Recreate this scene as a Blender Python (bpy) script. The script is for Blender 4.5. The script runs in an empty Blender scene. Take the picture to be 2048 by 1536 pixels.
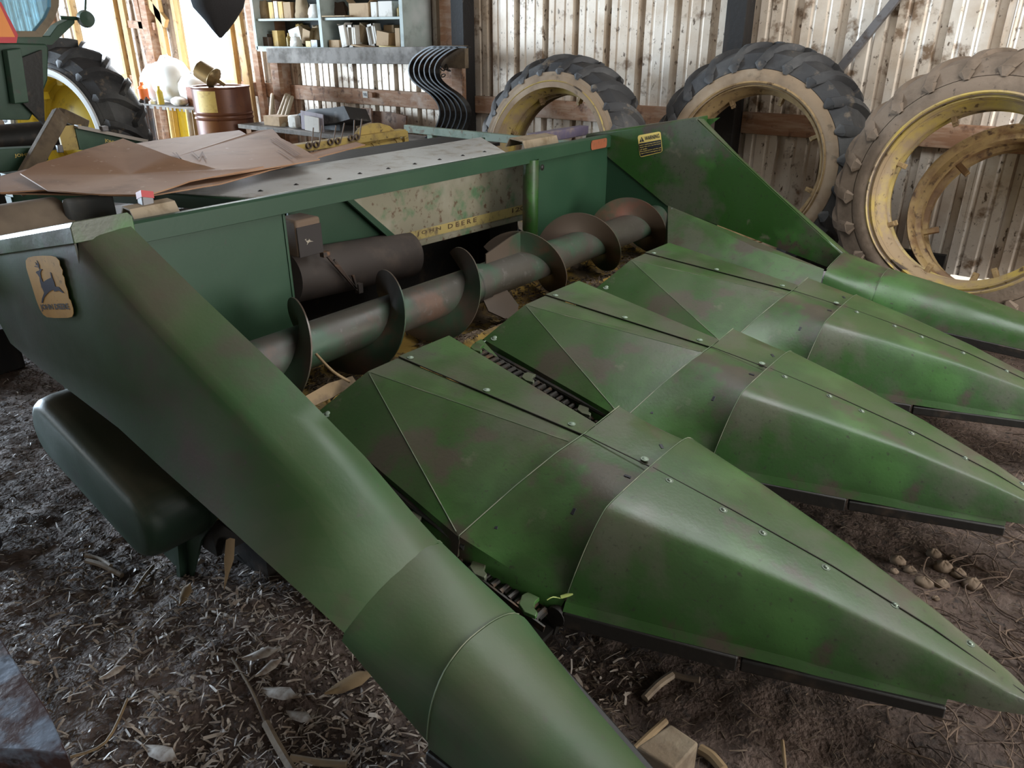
import bpy, bmesh, math, random
from mathutils import Vector, Matrix, noise
from mathutils.geometry import tessellate_polygon
random.seed(7)
S = bpy.context.scene
COL = S.collection
PI = math.pi
H = 1.65                                  # camera height above the dirt floor
F = 1538.0; PT = math.radians(24.57); AZ = math.radians(37.8)
FW = (math.cos(AZ + PI/2), math.cos(AZ)); RT = (FW[1], -FW[0])

def ray(u, v):
    x = u - 1024; y = 768 - v
    f = F*math.cos(PT) + y*math.sin(PT); z = y*math.cos(PT) - F*math.sin(PT)
    return Vector((RT[0]*x + FW[0]*f, RT[1]*x + FW[1]*f, z))
def onX(u, v, X): d = ray(u, v); p = d*(X/d.x); p.z += H; return p
def onY(u, v, Y): d = ray(u, v); p = d*(Y/d.y); p.z += H; return p
def onZ(u, v, Z): d = ray(u, v); p = d*((Z-H)/d.z); p.z += H; return p
def W(x, y, z): return Vector((x, y, z + H))      # survey heights are relative to the eye

# ------------------------------------------------------------------ materials
def mat(name, base, layers=(), rough=.6, metal=0., bump=0., bscale=40., spec=.5, rvar=0., dust=None, coat=0.):
    m = bpy.data.materials.new(name); m.use_nodes = True
    nt = m.node_tree; N = nt.nodes; L = nt.links
    b = N['Principled BSDF']; b.inputs['Roughness'].default_value = rough
    b.inputs['Metallic'].default_value = metal; b.inputs['Specular IOR Level'].default_value = spec
    tc = N.new('ShaderNodeTexCoord'); cur = None
    def rgb(c): 
        n = N.new('ShaderNodeRGB'); n.outputs[0].default_value = (*c, 1); return n.outputs[0]
    cur = rgb(base)
    for i, (c, sc, lo, hi, det, *st) in enumerate(layers):
        mp = N.new('ShaderNodeMapping'); mp.inputs['Location'].default_value = (i*3.7, i*1.9, i*5.1)
        if st: mp.inputs['Scale'].default_value = st[0]
        L.new(tc.outputs['Object'], mp.inputs[0])
        no = N.new('ShaderNodeTexNoise'); no.inputs['Scale'].default_value = sc; no.inputs['Detail'].default_value = det
        no.inputs['Roughness'].default_value = .6
        L.new(mp.outputs[0], no.inputs['Vector'])
        mr = N.new('ShaderNodeMapRange'); mr.inputs[1].default_value = lo; mr.inputs[2].default_value = hi
        L.new(no.outputs['Fac'], mr.inputs[0])
        mx = N.new('ShaderNodeMix'); mx.data_type = 'RGBA'
        L.new(mr.outputs[0], mx.inputs[0]); L.new(cur, mx.inputs[6]); L.new(rgb(c), mx.inputs[7]); cur = mx.outputs[2]
    if dust:                                   # dust settled on surfaces that face up
        c, amt = dust
        g = N.new('ShaderNodeNewGeometry'); sx = N.new('ShaderNodeSeparateXYZ'); L.new(g.outputs['True Normal'], sx.inputs[0])
        mr = N.new('ShaderNodeMapRange'); mr.inputs[1].default_value = .3; mr.inputs[2].default_value = 1.; mr.inputs[4].default_value = amt
        L.new(sx.outputs[2], mr.inputs[0])
        no = N.new('ShaderNodeTexNoise'); no.inputs['Scale'].default_value = 3.3; no.inputs['Detail'].default_value = 5
        L.new(tc.outputs['Object'], no.inputs['Vector'])
        mu = N.new('ShaderNodeMath'); mu.operation = 'MULTIPLY'; L.new(mr.outputs[0], mu.inputs[0])
        m2 = N.new('ShaderNodeMapRange'); m2.inputs[1].default_value = .3; m2.inputs[2].default_value = .65; m2.inputs[3].default_value = .25
        L.new(no.outputs['Fac'], m2.inputs[0]); L.new(m2.outputs[0], mu.inputs[1])
        mx = N.new('ShaderNodeMix'); mx.data_type = 'RGBA'
        L.new(mu.outputs[0], mx.inputs[0]); L.new(cur, mx.inputs[6]); L.new(rgb(c), mx.inputs[7]); cur = mx.outputs[2]
    L.new(cur, b.inputs['Base Color'])
    if rvar:
        no = N.new('ShaderNodeTexNoise'); no.inputs['Scale'].default_value = 4.; no.inputs['Detail'].default_value = 4
        L.new(tc.outputs['Object'], no.inputs['Vector'])
        mr = N.new('ShaderNodeMapRange'); mr.inputs[1].default_value = .35; mr.inputs[2].default_value = .65
        mr.inputs[3].default_value = max(.05, rough - rvar); mr.inputs[4].default_value = rough + rvar
        L.new(no.outputs['Fac'], mr.inputs[0]); L.new(mr.outputs[0], b.inputs['Roughness'])
    if bump:
        no = N.new('ShaderNodeTexNoise'); no.inputs['Scale'].default_value = bscale; no.inputs['Detail'].default_value = 4
        L.new(tc.outputs['Object'], no.inputs['Vector'])
        bp = N.new('ShaderNodeBump'); bp.inputs['Strength'].default_value = bump; bp.inputs['Distance'].default_value = .01
        L.new(no.outputs['Fac'], bp.inputs['Height']); L.new(bp.outputs[0], b.inputs['Normal'])
    return m

G0 = (.018, .055, .014); GD = (.062, .072, .042); GB = (.05, .042, .03); GL = (.030, .095, .024)
green = mat('green_paint', (.019, .060, .011), [((.038, .108, .024), 2.6, .50, .62, 3), ((.058, .066, .042), 2.1, .50, .60, 6), ((.050, .038, .028), 3.3, .56, .63, 7), ((.020, .022, .014), 70, .60, .75, 3), ((.13, .12, .085), 5.5, .66, .76, 8)],
            rough=.40, spec=.5, rvar=.10, bump=.05, bscale=90, dust=((.095, .10, .055), .45))
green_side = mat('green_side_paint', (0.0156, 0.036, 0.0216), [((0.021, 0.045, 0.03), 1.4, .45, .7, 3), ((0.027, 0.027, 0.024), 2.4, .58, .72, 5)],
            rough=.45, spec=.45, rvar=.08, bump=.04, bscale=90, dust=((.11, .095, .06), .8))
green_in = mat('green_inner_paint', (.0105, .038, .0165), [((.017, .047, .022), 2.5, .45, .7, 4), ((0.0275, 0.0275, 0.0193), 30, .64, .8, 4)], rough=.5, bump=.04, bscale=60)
green_light = mat('pale_green_paint', (.20, .25, .19), [((.12, .17, .12), 8, .5, .7, 5), ((.13, .10, .06), 22, .56, .68, 6)], rough=.65)
dusty_top = mat('dusty_top_panel', (.46, .45, .42), [((.28, .24, .18), 14, .5, .70, 6), ((.08, .06, .04), 55, .64, .74, 3), ((.6, .6, .58), 1.2, .5, .7, 2)], rough=.33, bump=.1, bscale=60)
dusty_front = mat('dusty_front_panel', (.19, .17, .115), [((.07, .13, .06), 7, .52, .66, 5), ((.09, .05, .025), 22, .57, .66, 6), ((.26, .24, .18), 3, .5, .7, 3)], rough=.7)
gold = mat('gold_decal', (.50, .29, .09), [((.40, .23, .08), 12, .5, .7, 5), ((.16, .10, .04), 40, .66, .76, 4)], rough=.8, spec=.25)
gold_old = mat('gold_strip', (.34, .26, .09), [((.16, .12, .06), 16, .5, .66, 6)], rough=.6)
warn_y = mat('warning_yellow', (.62, .46, .12), rough=.45)
black_ink = mat('black_ink', (.012, .012, .016), rough=.5)
navy_ink = mat('faded_black_ink', (.03, .025, .04), rough=.8, spec=.2)
brown_ink = mat('brown_ink', (.09, .055, .025), rough=.6)
white_ink = mat('cream_ink', (.55, .5, .4), rough=.6)
orange_old = mat('faded_orange_reflector', (.24, .07, .03), [((.15, .06, .03), 30, .5, .7, 3)], rough=.5)
auger_m = mat('worn_auger_steel', (.046, .040, .031), [((.03, .06, .035), 3.5, .50, .62, 5), ((.085, .05, .035), 5, .56, .68, 5), ((.10, .09, .08), 30, .6, .8, 4)], rough=.45, metal=.15, rvar=.1, bump=.05, bscale=70)
flight_m = mat('worn_flight_steel', (.070, .050, .036), [((.030, .052, .03), 2.6, .5, .6, 4), ((.12, .045, .028), 3.2, .56, .7, 5)], rough=.36, metal=.2, rvar=.08)
trough_m = mat('chaffy_trough', (.28, .17, .03), [((.10, .065, .035), 5, .46, .6, 8), ((.05, .035, .022), 18, .54, .66, 8)], rough=.8, bump=.3, bscale=50)
dark_steel = mat('dark_steel', (.018, .016, .014), [((.05, .035, .025), 9, .55, .7, 5)], rough=.5, metal=.4, bump=.15)
chain_m = mat('chain_steel', (.035, .032, .028), [((.09, .05, .025), 20, .5, .7, 5)], rough=.45, metal=.7)
bolt_m = mat('zinc_bolt', (.35, .36, .36), rough=.3, metal=.9)
rust = mat('rusty_iron', (.07, .035, .02), [((.03, .022, .018), 6, .45, .6, 6), ((.15, .075, .035), 14, .58, .7, 5)], rough=.8, bump=.3, bscale=50)
rust_blue = mat('rusty_bluish_sheet', (.045, .022, .02), [((.13, .16, .21), 5, .50, .58, 5), ((.015, .012, .012), 9, .6, .66, 5)], rough=.45, metal=.3, bump=.3, bscale=30)
red_m = mat('red_paint', (.35, .03, .03), rough=.5)
grey_steel = mat('grey_steel', (.16, .15, .15), [((.08, .06, .05), 20, .5, .7, 5)], rough=.5, metal=.4)
tan_steel = mat('dusty_tan_steel', (.26, .2, .13), [((.16, .11, .06), 12, .5, .7, 5)], rough=.7)
tin = mat('white_ribbed_tin', (.66, .57, .47), [((.72, .67, .60), 1.1, .5, .7, 3, (1, 1, .5)), ((.46, .35, .25), 2.2, .42, .66, 7), ((.20, .13, .08), 7, .555, .66, 12), ((.10, .065, .04), 22, .60, .66, 9, (1, 1, .6)), ((.06, .045, .03), 60, .67, .72, 4)],
          rough=.42, metal=.2, bump=.06, bscale=30)
lumber = mat('brown_lumber', (.30, .155, .085), [((.42, .28, .19), 4, .45, .65, 6, (1, 1, 6)), ((.12, .06, .035), 12, .56, .7, 6), ((.48, .38, .31), 3, .56, .72, 5)], rough=.8, bump=.25, bscale=50)
lumber_y = mat('yellow_lumber', (.42, .27, .11), [((.55, .4, .2), 5, .45, .65, 6, (1, 1, .2)), ((.2, .11, .05), 10, .56, .7, 6)], rough=.75, bump=.2, bscale=50)
lumber_dark = mat('dark_creosote_post', (.010, .008, .007), [((.022, .015, .011), 8, .5, .65, 6, (1, 1, .2)), ((.07, .06, .055), 30, .68, .76, 3)], rough=.75, bump=.3, bscale=40)
lumber_grey = mat('grey_weathered_board', (.24, .22, .20), [((.12, .105, .09), 7, .45, .65, 7), ((.36, .33, .3), 3, .55, .7, 4)], rough=.85, bump=.2, bscale=60)
block_m = mat('rough_timber', (.13, .092, .055), [((.07, .048, .03), 8, .45, .65, 8), ((.19, .15, .10), 5, .56, .7, 6)], rough=.85, bump=.4, bscale=45)
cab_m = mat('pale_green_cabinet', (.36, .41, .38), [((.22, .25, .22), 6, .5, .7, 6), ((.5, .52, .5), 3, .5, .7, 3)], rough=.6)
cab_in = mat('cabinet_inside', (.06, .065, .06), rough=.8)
rubber = mat('old_black_rubber', (.035, .033, .033), [((.09, .085, .08), 3, .46, .66, 6), ((.17, .13, .09), 12, .60, .72, 6)], rough=.65, bump=.15, bscale=50)
rubber_tan = mat('dusty_sidewall', (.27, .19, .12), [((.20, .14, .09), 4, .45, .65, 5), ((.12, .085, .055), 16, .6, .72, 6), ((.36, .28, .2), 2.4, .55, .7, 4)], rough=.85, bump=.12, bscale=60)
rubber_mud = mat('muddy_rubber', (0.168, 0.12, 0.084), [((0.104, 0.072, 0.048), 5, .45, .62, 6), ((0.224, 0.168, 0.124), 2.4, .52, .7, 5), ((0.056, 0.04, 0.028), 26, .62, .72, 6)], rough=.85, bump=.25, bscale=50)
rim_y = mat('yellow_rim', (.40, .29, .07), [((.27, .19, .11), 5, .40, .58, 7), ((.10, .06, .03), 20, .58, .66, 7), ((.06, .045, .035), 4, .62, .66, 4)], rough=.55, bump=.08)
rim_t = mat('dusty_tan_rim', (.30, .20, .09), [((.18, .11, .05), 8, .46, .62, 7), ((.08, .045, .02), 22, .58, .67, 7)], rough=.7, bump=.1)
rim_rust = mat('rusty_yellow_rim', (.36, .24, .10), [((.20, .11, .05), 7, .44, .6, 7), ((.07, .035, .018), 18, .55, .66, 7)], rough=.65, bump=.15)
bright_y = mat('bright_yellow_paint', (.7, .52, .06), [((.4, .28, .05), 9, .55, .7, 5)], rough=.4)
dull_y = mat('dull_yellow_paint', (.40, .28, .08), [((.22, .15, .06), 9, .5, .66, 6), ((.09, .055, .03), 26, .6, .7, 5)], rough=.6)
card = mat('brown_cardboard', (.26, .135, .07), [((.33, .19, .105), 1.6, .45, .7, 4), ((.19, .10, .05), 3.2, .56, .7, 4), ((.5, .36, .27), 20, .66, .8, 3)], rough=.75)
card_pale = mat('pale_cardboard_edge', (.62, .55, .52), [((.4, .28, .2), 8, .5, .7, 5)], rough=.6)
box_tan = mat('tan_carton', (.40, .27, .15), [((.3, .19, .1), 9, .5, .7, 4)], rough=.8)
box_white = mat('white_carton', (.68, .64, .58), [((.4, .36, .3), 9, .55, .7, 4)], rough=.75)
box_yel = mat('yellow_carton', (.6, .4, .12), [((.4, .26, .1), 12, .5, .7, 4)], rough=.7)
box_dark = mat('dark_brown_carton', (.10, .065, .045), rough=.8)
paper_m = mat('kraft_paper', (.34, .25, .15), [((.2, .14, .09), 10, .5, .7, 5)], rough=.9, bump=.3, bscale=20)
lilac = mat('dusty_lilac_card', (.42, .38, .42), [((.25, .2, .2), 8, .55, .7, 5)], rough=.8)
white_p = mat('white_plastic', (.85, .84, .82), rough=.4)
orange_p = mat('orange_plastic', (.75, .16, .03), rough=.4)
barrel_m = mat('brown_drum_paint', (.11, .038, .024), [((.20, .08, .035), 3, .5, .7, 5, (1, 1, .15)), ((.05, .024, .016), 12, .6, .7, 5)], rough=.38, metal=.2)
label_y = mat('yellow_paper_label', (.62, .47, .16), [((.45, .3, .1), 20, .5, .7, 4)], rough=.6)
can_m = mat('gold_brown_can', (.25, .17, .07), [((.12, .08, .04), 8, .5, .66, 5)], rough=.4, metal=.4)
gun_m = mat('black_shank_paint', (.009, .009, .010), [((.35, .35, .36), 14, .67, .74, 4)], rough=.22, metal=.2)
cloth_m = mat('dark_cloth', (.018, .016, .016), rough=.9, bump=.2, bscale=120)
tractor_g = mat('tractor_green', (.018, .055, .028), [((.03, .075, .04), 5, .5, .7, 4), ((.05, .045, .035), 14, .6, .72, 5)], rough=.45)
cab_tan = mat('dusty_cab_frame', (.22, .17, .11), [((.13, .1, .07), 9, .5, .7, 5)], rough=.7)
smv_o = mat('smv_orange', (.85, .27, .04), rough=.4)
smv_r = mat('smv_red', (.55, .03, .04), rough=.35)
straw_m = mat('pale_straw', (.36, .31, .26), [((.20, .145, .105), 30, .42, .60, 3), ((.52, .49, .46), 12, .56, .7, 3)], rough=.6)
straw_d = mat('brown_straw', (0.075, 0.05, 0.03), [((0.04, 0.025, 0.015), 20, .45, .6, 4), ((0.13, 0.09, 0.055), 9, .56, .7, 4)], rough=.85)
stalk_m = mat('dry_corn_stalk', (.17, .125, .08), [((.10, .07, .045), 16, .5, .66, 6, (1, 1, .3))], rough=.75, bump=.2)
leaf_m = mat('dry_corn_leaf', (.19, .125, .06), [((.11, .07, .035), 12, .5, .66, 6)], rough=.75)
stalk_g = mat('green_stem', (.35, .42, .12), rough=.6)
stone_m = mat('dusty_stone', (.17, .12, .08), [((.1, .07, .045), 8, .5, .7, 5)], rough=.9, bump=.3)
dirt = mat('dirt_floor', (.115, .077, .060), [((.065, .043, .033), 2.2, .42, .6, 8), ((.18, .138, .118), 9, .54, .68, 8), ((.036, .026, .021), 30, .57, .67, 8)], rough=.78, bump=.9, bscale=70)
def brown_to_right(m):                                  # earth colour gets darker and browner towards the right, with a noisy edge
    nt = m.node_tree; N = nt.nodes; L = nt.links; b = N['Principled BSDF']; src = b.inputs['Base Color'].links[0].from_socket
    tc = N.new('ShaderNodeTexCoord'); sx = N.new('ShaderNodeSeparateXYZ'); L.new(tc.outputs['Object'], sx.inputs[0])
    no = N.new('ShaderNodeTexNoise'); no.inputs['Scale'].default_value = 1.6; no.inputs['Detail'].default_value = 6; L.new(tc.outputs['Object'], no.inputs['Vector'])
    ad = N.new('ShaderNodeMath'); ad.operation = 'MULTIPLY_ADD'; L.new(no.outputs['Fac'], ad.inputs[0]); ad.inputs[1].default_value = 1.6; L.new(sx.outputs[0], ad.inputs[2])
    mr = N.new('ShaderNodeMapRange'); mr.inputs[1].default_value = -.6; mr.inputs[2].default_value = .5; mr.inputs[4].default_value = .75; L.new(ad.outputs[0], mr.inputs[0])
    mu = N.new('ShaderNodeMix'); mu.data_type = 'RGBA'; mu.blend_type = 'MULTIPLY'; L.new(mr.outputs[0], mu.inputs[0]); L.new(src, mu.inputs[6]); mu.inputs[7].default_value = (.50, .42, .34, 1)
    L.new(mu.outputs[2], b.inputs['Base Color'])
brown_to_right(dirt)
roof_m = mat('roof_boards', (.14, .11, .09), [((.07, .05, .04), 4, .5, .7, 5)], rough=.9)
web_m = mat('cobweb', (.5, .48, .45), rough=.8)

def glass_mat(name, col, trans):
    m = bpy.data.materials.new(name); m.use_nodes = True
    nt = m.node_tree; N = nt.nodes; L = nt.links; N.remove(N['Principled BSDF']); out = N['Material Output']
    t = N.new('ShaderNodeBsdfTransparent'); t.inputs[0].default_value = (*col, 1)
    g = N.new('ShaderNodeBsdfGlossy'); g.inputs['Roughness'].default_value = .15; g.inputs[0].default_value = (*col, 1)
    mx = N.new('ShaderNodeMixShader'); mx.inputs[0].default_value = 1 - trans
    L.new(t.outputs[0], mx.inputs[1]); L.new(g.outputs[0], mx.inputs[2]); L.new(mx.outputs[0], out.inputs[0]); return m
pane = glass_mat('window_glass', (.95, .97, 1), .92)
cab_glass = glass_mat('dusty_cab_glass', (.42, .62, .72), .75)

# ------------------------------------------------------------------ mesh helpers
def basis(ax):
    ax = ax.normalized(); t = Vector((0, 0, 1)) if abs(ax.z) < .9 else Vector((1, 0, 0))
    a = ax.cross(t).normalized(); return a, ax.cross(a).normalized()

class MB:
    def __init__(s): s.v = []; s.f = []; s.m = []; s.cm = 0
    def mat(s, i): s.cm = i; return s
    def add(s, vs, fs):
        o = len(s.v); s.v += [Vector(p) for p in vs]
        for f in fs: s.f.append([o + i for i in f]); s.m.append(s.cm)
        return s
    def quad(s, *p): return s.add(p, [list(range(len(p)))])
    def box(s, c, d, R=None, taper=1.):
        c = Vector(c); x, y, z = d[0]/2, d[1]/2, d[2]/2; vs = []
        for k, q in ((-1, 1.), (1, taper)):
            for a, b in ((-1, -1), (1, -1), (1, 1), (-1, 1)):
                p = Vector((a*x*q, b*y*q, k*z)); vs.append(c + (R @ p if R else p))
        return s.add(vs, [[3, 2, 1, 0], [4, 5, 6, 7], [0, 1, 5, 4], [1, 2, 6, 5], [2, 3, 7, 6], [3, 0, 4, 7]])
    def bar(s, a, b, w, h, up=Vector((0, 0, 1))):       # rectangular bar from a to b
        a = Vector(a); b = Vector(b); d = (b - a).normalized(); sd = d.cross(Vector(up))
        if sd.length < 1e-4: sd = d.cross(Vector((1, 0, 0)))
        sd.normalize(); u = sd.cross(d).normalized(); vs = []
        for p in (a, b):
            for i, j in ((-1, -1), (1, -1), (1, 1), (-1, 1)): vs.append(p + sd*(i*w/2) + u*(j*h/2))
        return s.add(vs, [[0, 1, 2, 3], [7, 6, 5, 4], [0, 4, 5, 1], [1, 5, 6, 2], [2, 6, 7, 3], [3, 7, 4, 0]])
    def tube(s, pts, r, n=12, cap=True):
        pts = [Vector(p) for p in pts]; rs = r if isinstance(r, (list, tuple)) else [r]*len(pts)
        o = len(s.v); a = None
        for i, p in enumerate(pts):
            t = (pts[min(i + 1, len(pts)-1)] - pts[max(i-1, 0)]).normalized()
            if a is None: a, b = basis(t)
            else:
                a = (a - t*a.dot(t)).normalized(); b = t.cross(a).normalized()
            for k in range(n):
                q = 2*PI*k/n; s.v.append(p + (a*math.cos(q) + b*math.sin(q))*rs[i])
        for i in range(len(pts)-1):
            for k in range(n):
                k2 = (k + 1) % n; s.f.append([o+i*n+k, o+i*n+k2, o+(i+1)*n+k2, o+(i+1)*n+k]); s.m.append(s.cm)
        if cap:
            s.f.append([o+k for k in range(n)][::-1]); s.m.append(s.cm)
            s.f.append([o+(len(pts)-1)*n+k for k in range(n)]); s.m.append(s.cm)
        return s
    def lathe(s, prof, c, ax, n=64, closed=False, mats=None, rfun=None):   # prof: (radius, along)
        c = Vector(c); ax = Vector(ax).normalized(); a, b = basis(ax); o = len(s.v); m = len(prof)
        for k in range(n):
            q = 2*PI*k/n
            for j, (r, h) in enumerate(prof):
                rr = r if rfun is None else rfun(r, h, q)
                s.v.append(c + ax*h + (a*math.cos(q) + b*math.sin(q))*rr)
        for k in range(n):
            k2 = (k+1) % n
            for j in range(m if closed else m-1):
                j2 = (j+1) % m
                s.f.append([o+k*m+j, o+k*m+j2, o+k2*m+j2, o+k2*m+j]); s.m.append(mats[j] if mats else s.cm)
        return s
    def grid(s, rows):
        o = len(s.v); m = len(rows[0])
        for r in rows: s.v += [Vector(p) for p in r]
        for i in range(len(rows)-1):
            for j in range(m-1):
                s.f.append([o+i*m+j, o+i*m+j+1, o+(i+1)*m+j+1, o+(i+1)*m+j]); s.m.append(s.cm)
        return s
    def prism(s, poly, d):                        # polygon (3-D points) pushed along vector d
        poly = [Vector(p) for p in poly]; d = Vector(d); n = len(poly)
        tri = tessellate_polygon([poly]); vs = poly + [p + d for p in poly]
        fs = [list(t) for t in tri] + [[i + n for i in reversed(t)] for t in tri]
        fs += [[i, (i+1) % n, (i+1) % n + n, i + n] for i in range(n)]
        return s.add(vs, fs)
    def dome(s, c, ax, r, h, n=12, rings=4):
        prof = [(r*math.cos(PI/2*i/rings), h*math.sin(PI/2*i/rings)) for i in range(rings+1)]
        prof[-1] = (.0003, h); return s.lathe(prof, c, ax, n)
    def build(s, name, mats, parent=None, ang=35, smooth=True, solid=0, bevel=0, off=-1, sub=0, label=None, offset=True):
        me = bpy.data.meshes.new(name)
        org = Vector((0, 0, 0))
        if parent is not None: org = wloc(parent)
        me.from_pydata([p - org for p in s.v], [], s.f)
        if not isinstance(mats, (list, tuple)): mats = [mats]
        for m in mats: me.materials.append(m)
        for p, i in zip(me.polygons, s.m): p.material_index = min(i, len(mats)-1)
        bm = bmesh.new(); bm.from_mesh(me)
        bmesh.ops.remove_doubles(bm, verts=bm.verts, dist=1e-5)
        bmesh.ops.recalc_face_normals(bm, faces=bm.faces)
        if solid: bmesh.ops.solidify(bm, geom=bm.faces[:], thickness=solid); bmesh.ops.recalc_face_normals(bm, faces=bm.faces)
        bm.to_mesh(me); bm.free()
        if smooth:
            me.shade_smooth(); me.set_sharp_from_angle(angle=math.radians(ang))
        o = bpy.data.objects.new(name, me); COL.objects.link(o)
        if parent is not None: o.parent = parent
        if sub:
            q = o.modifiers.new('Subdivision', 'SUBSURF'); q.levels = sub; q.render_levels = sub
        if bevel:
            q = o.modifiers.new('Bevel', 'BEVEL'); q.width = bevel; q.segments = 2; q.limit_method = 'ANGLE'; q.angle_limit = math.radians(40)
        if label: o['label'] = label
        return o
def wloc(o):
    p = Vector((0, 0, 0))
    while o is not None: p += o.location; o = o.parent
    return p
def tag(o, label, cat, group=None, kind=None):
    o['label'] = label; o['category'] = cat
    if group: o['group'] = group
    if kind: o['kind'] = kind
    return o
def thing(name, label, cat, loc, group=None):
    o = bpy.data.objects.new(name, None); COL.objects.link(o); o.location = loc; o.empty_display_size = .1
    return tag(o, label, cat, group)
def one(mb, name, mats, label, cat, group=None, kind=None, base=None, **kw):      # a thing that is one mesh, its origin at its base
    zs = min(p.z for p in mb.v); n = len(mb.v)
    c = Vector((sum(p.x for p in mb.v)/n, sum(p.y for p in mb.v)/n, zs)) if base is None else Vector(base)
    mb.v = [p - c for p in mb.v]
    o = mb.build(name, mats, None, **kw); o.location = c
    return tag(o, label, cat, group, kind)
def struct(mb, name, mats, **kw):
    o = mb.build(name, mats, None, **kw); o['kind'] = 'structure'; return o
def copy_tree(o, parent=None):
    c = o.copy(); COL.objects.link(c)
    if parent is not None: c.parent = parent
    for ch in list(o.children): copy_tree(ch, c)
    return c
def text(s, a, xd, up, width, m, name='lettering', parent=None, th=.0012, bold=.02, height=None):
    cu = bpy.data.curves.new('t', 'FONT'); cu.body = s; cu.offset = bold; cu.extrude = .0; cu.resolution_u = 2
    t = bpy.data.objects.new('t', cu); COL.objects.link(t)
    bpy.context.view_layer.update()
    me = bpy.data.meshes.new_from_object(t.evaluated_get(bpy.context.evaluated_depsgraph_get()))
    bpy.data.objects.remove(t)
    xs = [v.co.x for v in me.vertices]; ys = [v.co.y for v in me.vertices]
    x0, x1, y0, y1 = min(xs), max(xs), min(ys), max(ys); xd = Vector(xd).normalized(); up = Vector(up).normalized()
    k = width/(x1-x0); kh = k if height is None else height/(y1-y0); n = xd.cross(up).normalized()
    mb = MB()
    vs = [Vector(a) + xd*((v.co.x-x0)*k) + up*((v.co.y-y0)*kh) + n*th for v in me.vertices]
    mb.add(vs, [list(p.vertices) for p in me.polygons])
    bpy.data.meshes.remove(me)
    return mb.build(name, m, parent, smooth=False)
def px_hit(o, u, v, dy=0.):
    # where the sight line of a pixel meets an object already built (used to seat bolts and slots on curved sheets)
    from mathutils.bvhtree import BVHTree
    w0 = wloc(o); vs = [p.co + w0 for p in o.data.vertices]
    t = BVHTree.FromPolygons(vs, [list(p.vertices) for p in o.data.polygons])
    h = t.ray_cast(Vector((0, 0, H)), ray(u, v).normalized()); 
    return (h[0], h[1]) if h[0] is not None else (None, None)
def lerp(a, b, t): return a + (b-a)*t
def smoothcurve(pts, n=6):                        # Catmull-Rom through 3-D points
    pts = [Vector(p) for p in pts]; out = []
    for i in range(len(pts)-1):
        p0 = pts[max(i-1, 0)]; p1 = pts[i]; p2 = pts[i+1]; p3 = pts[min(i+2, len(pts)-1)]
        for k in range(n):
            t = k/n
            out.append(.5*((2*p1) + (p2-p0)*t + (2*p0-5*p1+4*p2-p3)*t*t + (3*p1-p0-3*p2+p3)*t**3))
    out.append(pts[-1]); return out
# ------------------------------------------------------------------ the setting
YW = 5.85; TOPZ = 3.5; XL, XR, YF = -15.5, 5.5, -7.0
WIN = [(-12.55, -11.25), (-9.85, -8.66)]; WZ0, WZ1 = 1.06, 2.45
def rib_y(x):
    u = (x + 3.87) % .305                          # a deep rib every foot, two shallow ones between
    u = min(u, .305-u)*1.0 if u > .2 or u < .05 else u
    d = 0.
    for c, w, h in ((0, .024, .055), (.1017, .006, .007), (.2033, .006, .007), (.305, .024, .055)):
        t = abs(((x + 3.87) % .305) - c)
        if t < w: d = max(d, h)
        elif t < w + .012: d = max(d, h*(1-(t-w)/.012))
    return d
def tin_piece(mb, x0, x1, z0, z1):
    xs = []; k0 = int((x0 + 3.87)//.305) - 1
    for k in range(k0, int((x1 + 3.87)//.305) + 2):
        for c, w in ((0, .024), (.1017, .006), (.2033, .006)):
            for e in (-w-.012, -w, w, w + .012):
                x = k*.305 - 3.87 + c + e
                if x0 < x < x1: xs.append(x)
    xs = sorted(xs + [x0, x1])
    mb.grid([[(x, YW + rib_y(x), z) for x in xs] for z in (z0, z1)])
w = MB(); xx = XL
for a, b in WIN + [(XR, XR)]:
    tin_piece(w, xx, a if a < XR else -.75, .05, TOPZ)
    if a < XR: tin_piece(w, a, b, .05, WZ0); tin_piece(w, a, b, WZ1, TOPZ)
    xx = b
tin_piece(w, -.75, 1.2, .15, TOPZ); tin_piece(w, 1.2, XR, .05, TOPZ)      # the sheets stop short of the ground behind the last wheel
struct(w, 'wall_back', tin, ang=20, smooth=False, solid=.004, off=1)
# the other walls of the shed, behind the viewer, with the two big door openings that light it
w = MB(); w.box((XL-.03, (YW+1.6)/2, TOPZ/2), (.06, YW-1.6, TOPZ)); w.box((XL-.03, -5.6, TOPZ/2), (.06, 2.8, TOPZ)); w.box((XL-.03, -1.3, 3.35), (.06, 5.8, .3))
struct(w, 'wall_left', tin)
w = MB(); w.box((XR+.03, 5.3, TOPZ/2), (.06, 1.2, TOPZ)); w.box((XR+.03, -3.25, TOPZ/2), (.06, 7.5, TOPZ)); w.box((XR+.03, 2.6, 3.35), (.06, 4.2, .3)); struct(w, 'wall_right', tin)
w = MB(); w.box(((XL+XR)/2, YF-.03, TOPZ/2), (XR-XL, .06, TOPZ))
struct(w, 'wall_front', tin)
SKX, SKY = (-1.8, 2.8), (2.5, 4.2)                         # bare roof opening, added to light the corn head from above
w = MB(); w.box(((XL+SKX[0])/2-.08, (YW+YF)/2, TOPZ+.05), (SKX[0]-XL+.15, YW-YF+.3, .1)); w.box(((XR+SKX[1])/2+.08, (YW+YF)/2, TOPZ+.05), (XR-SKX[1]+.15, YW-YF+.3, .1))
w.box(((SKX[0]+SKX[1])/2, (YW+SKY[1])/2+.08, TOPZ+.05), (SKX[1]-SKX[0], YW-SKY[1]+.15, .1)); w.box(((SKX[0]+SKX[1])/2, (YF+SKY[0])/2-.08, TOPZ+.05), (SKX[1]-SKX[0], SKY[0]-YF+.15, .1)); struct(w, 'ceiling', roof_m)

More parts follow.
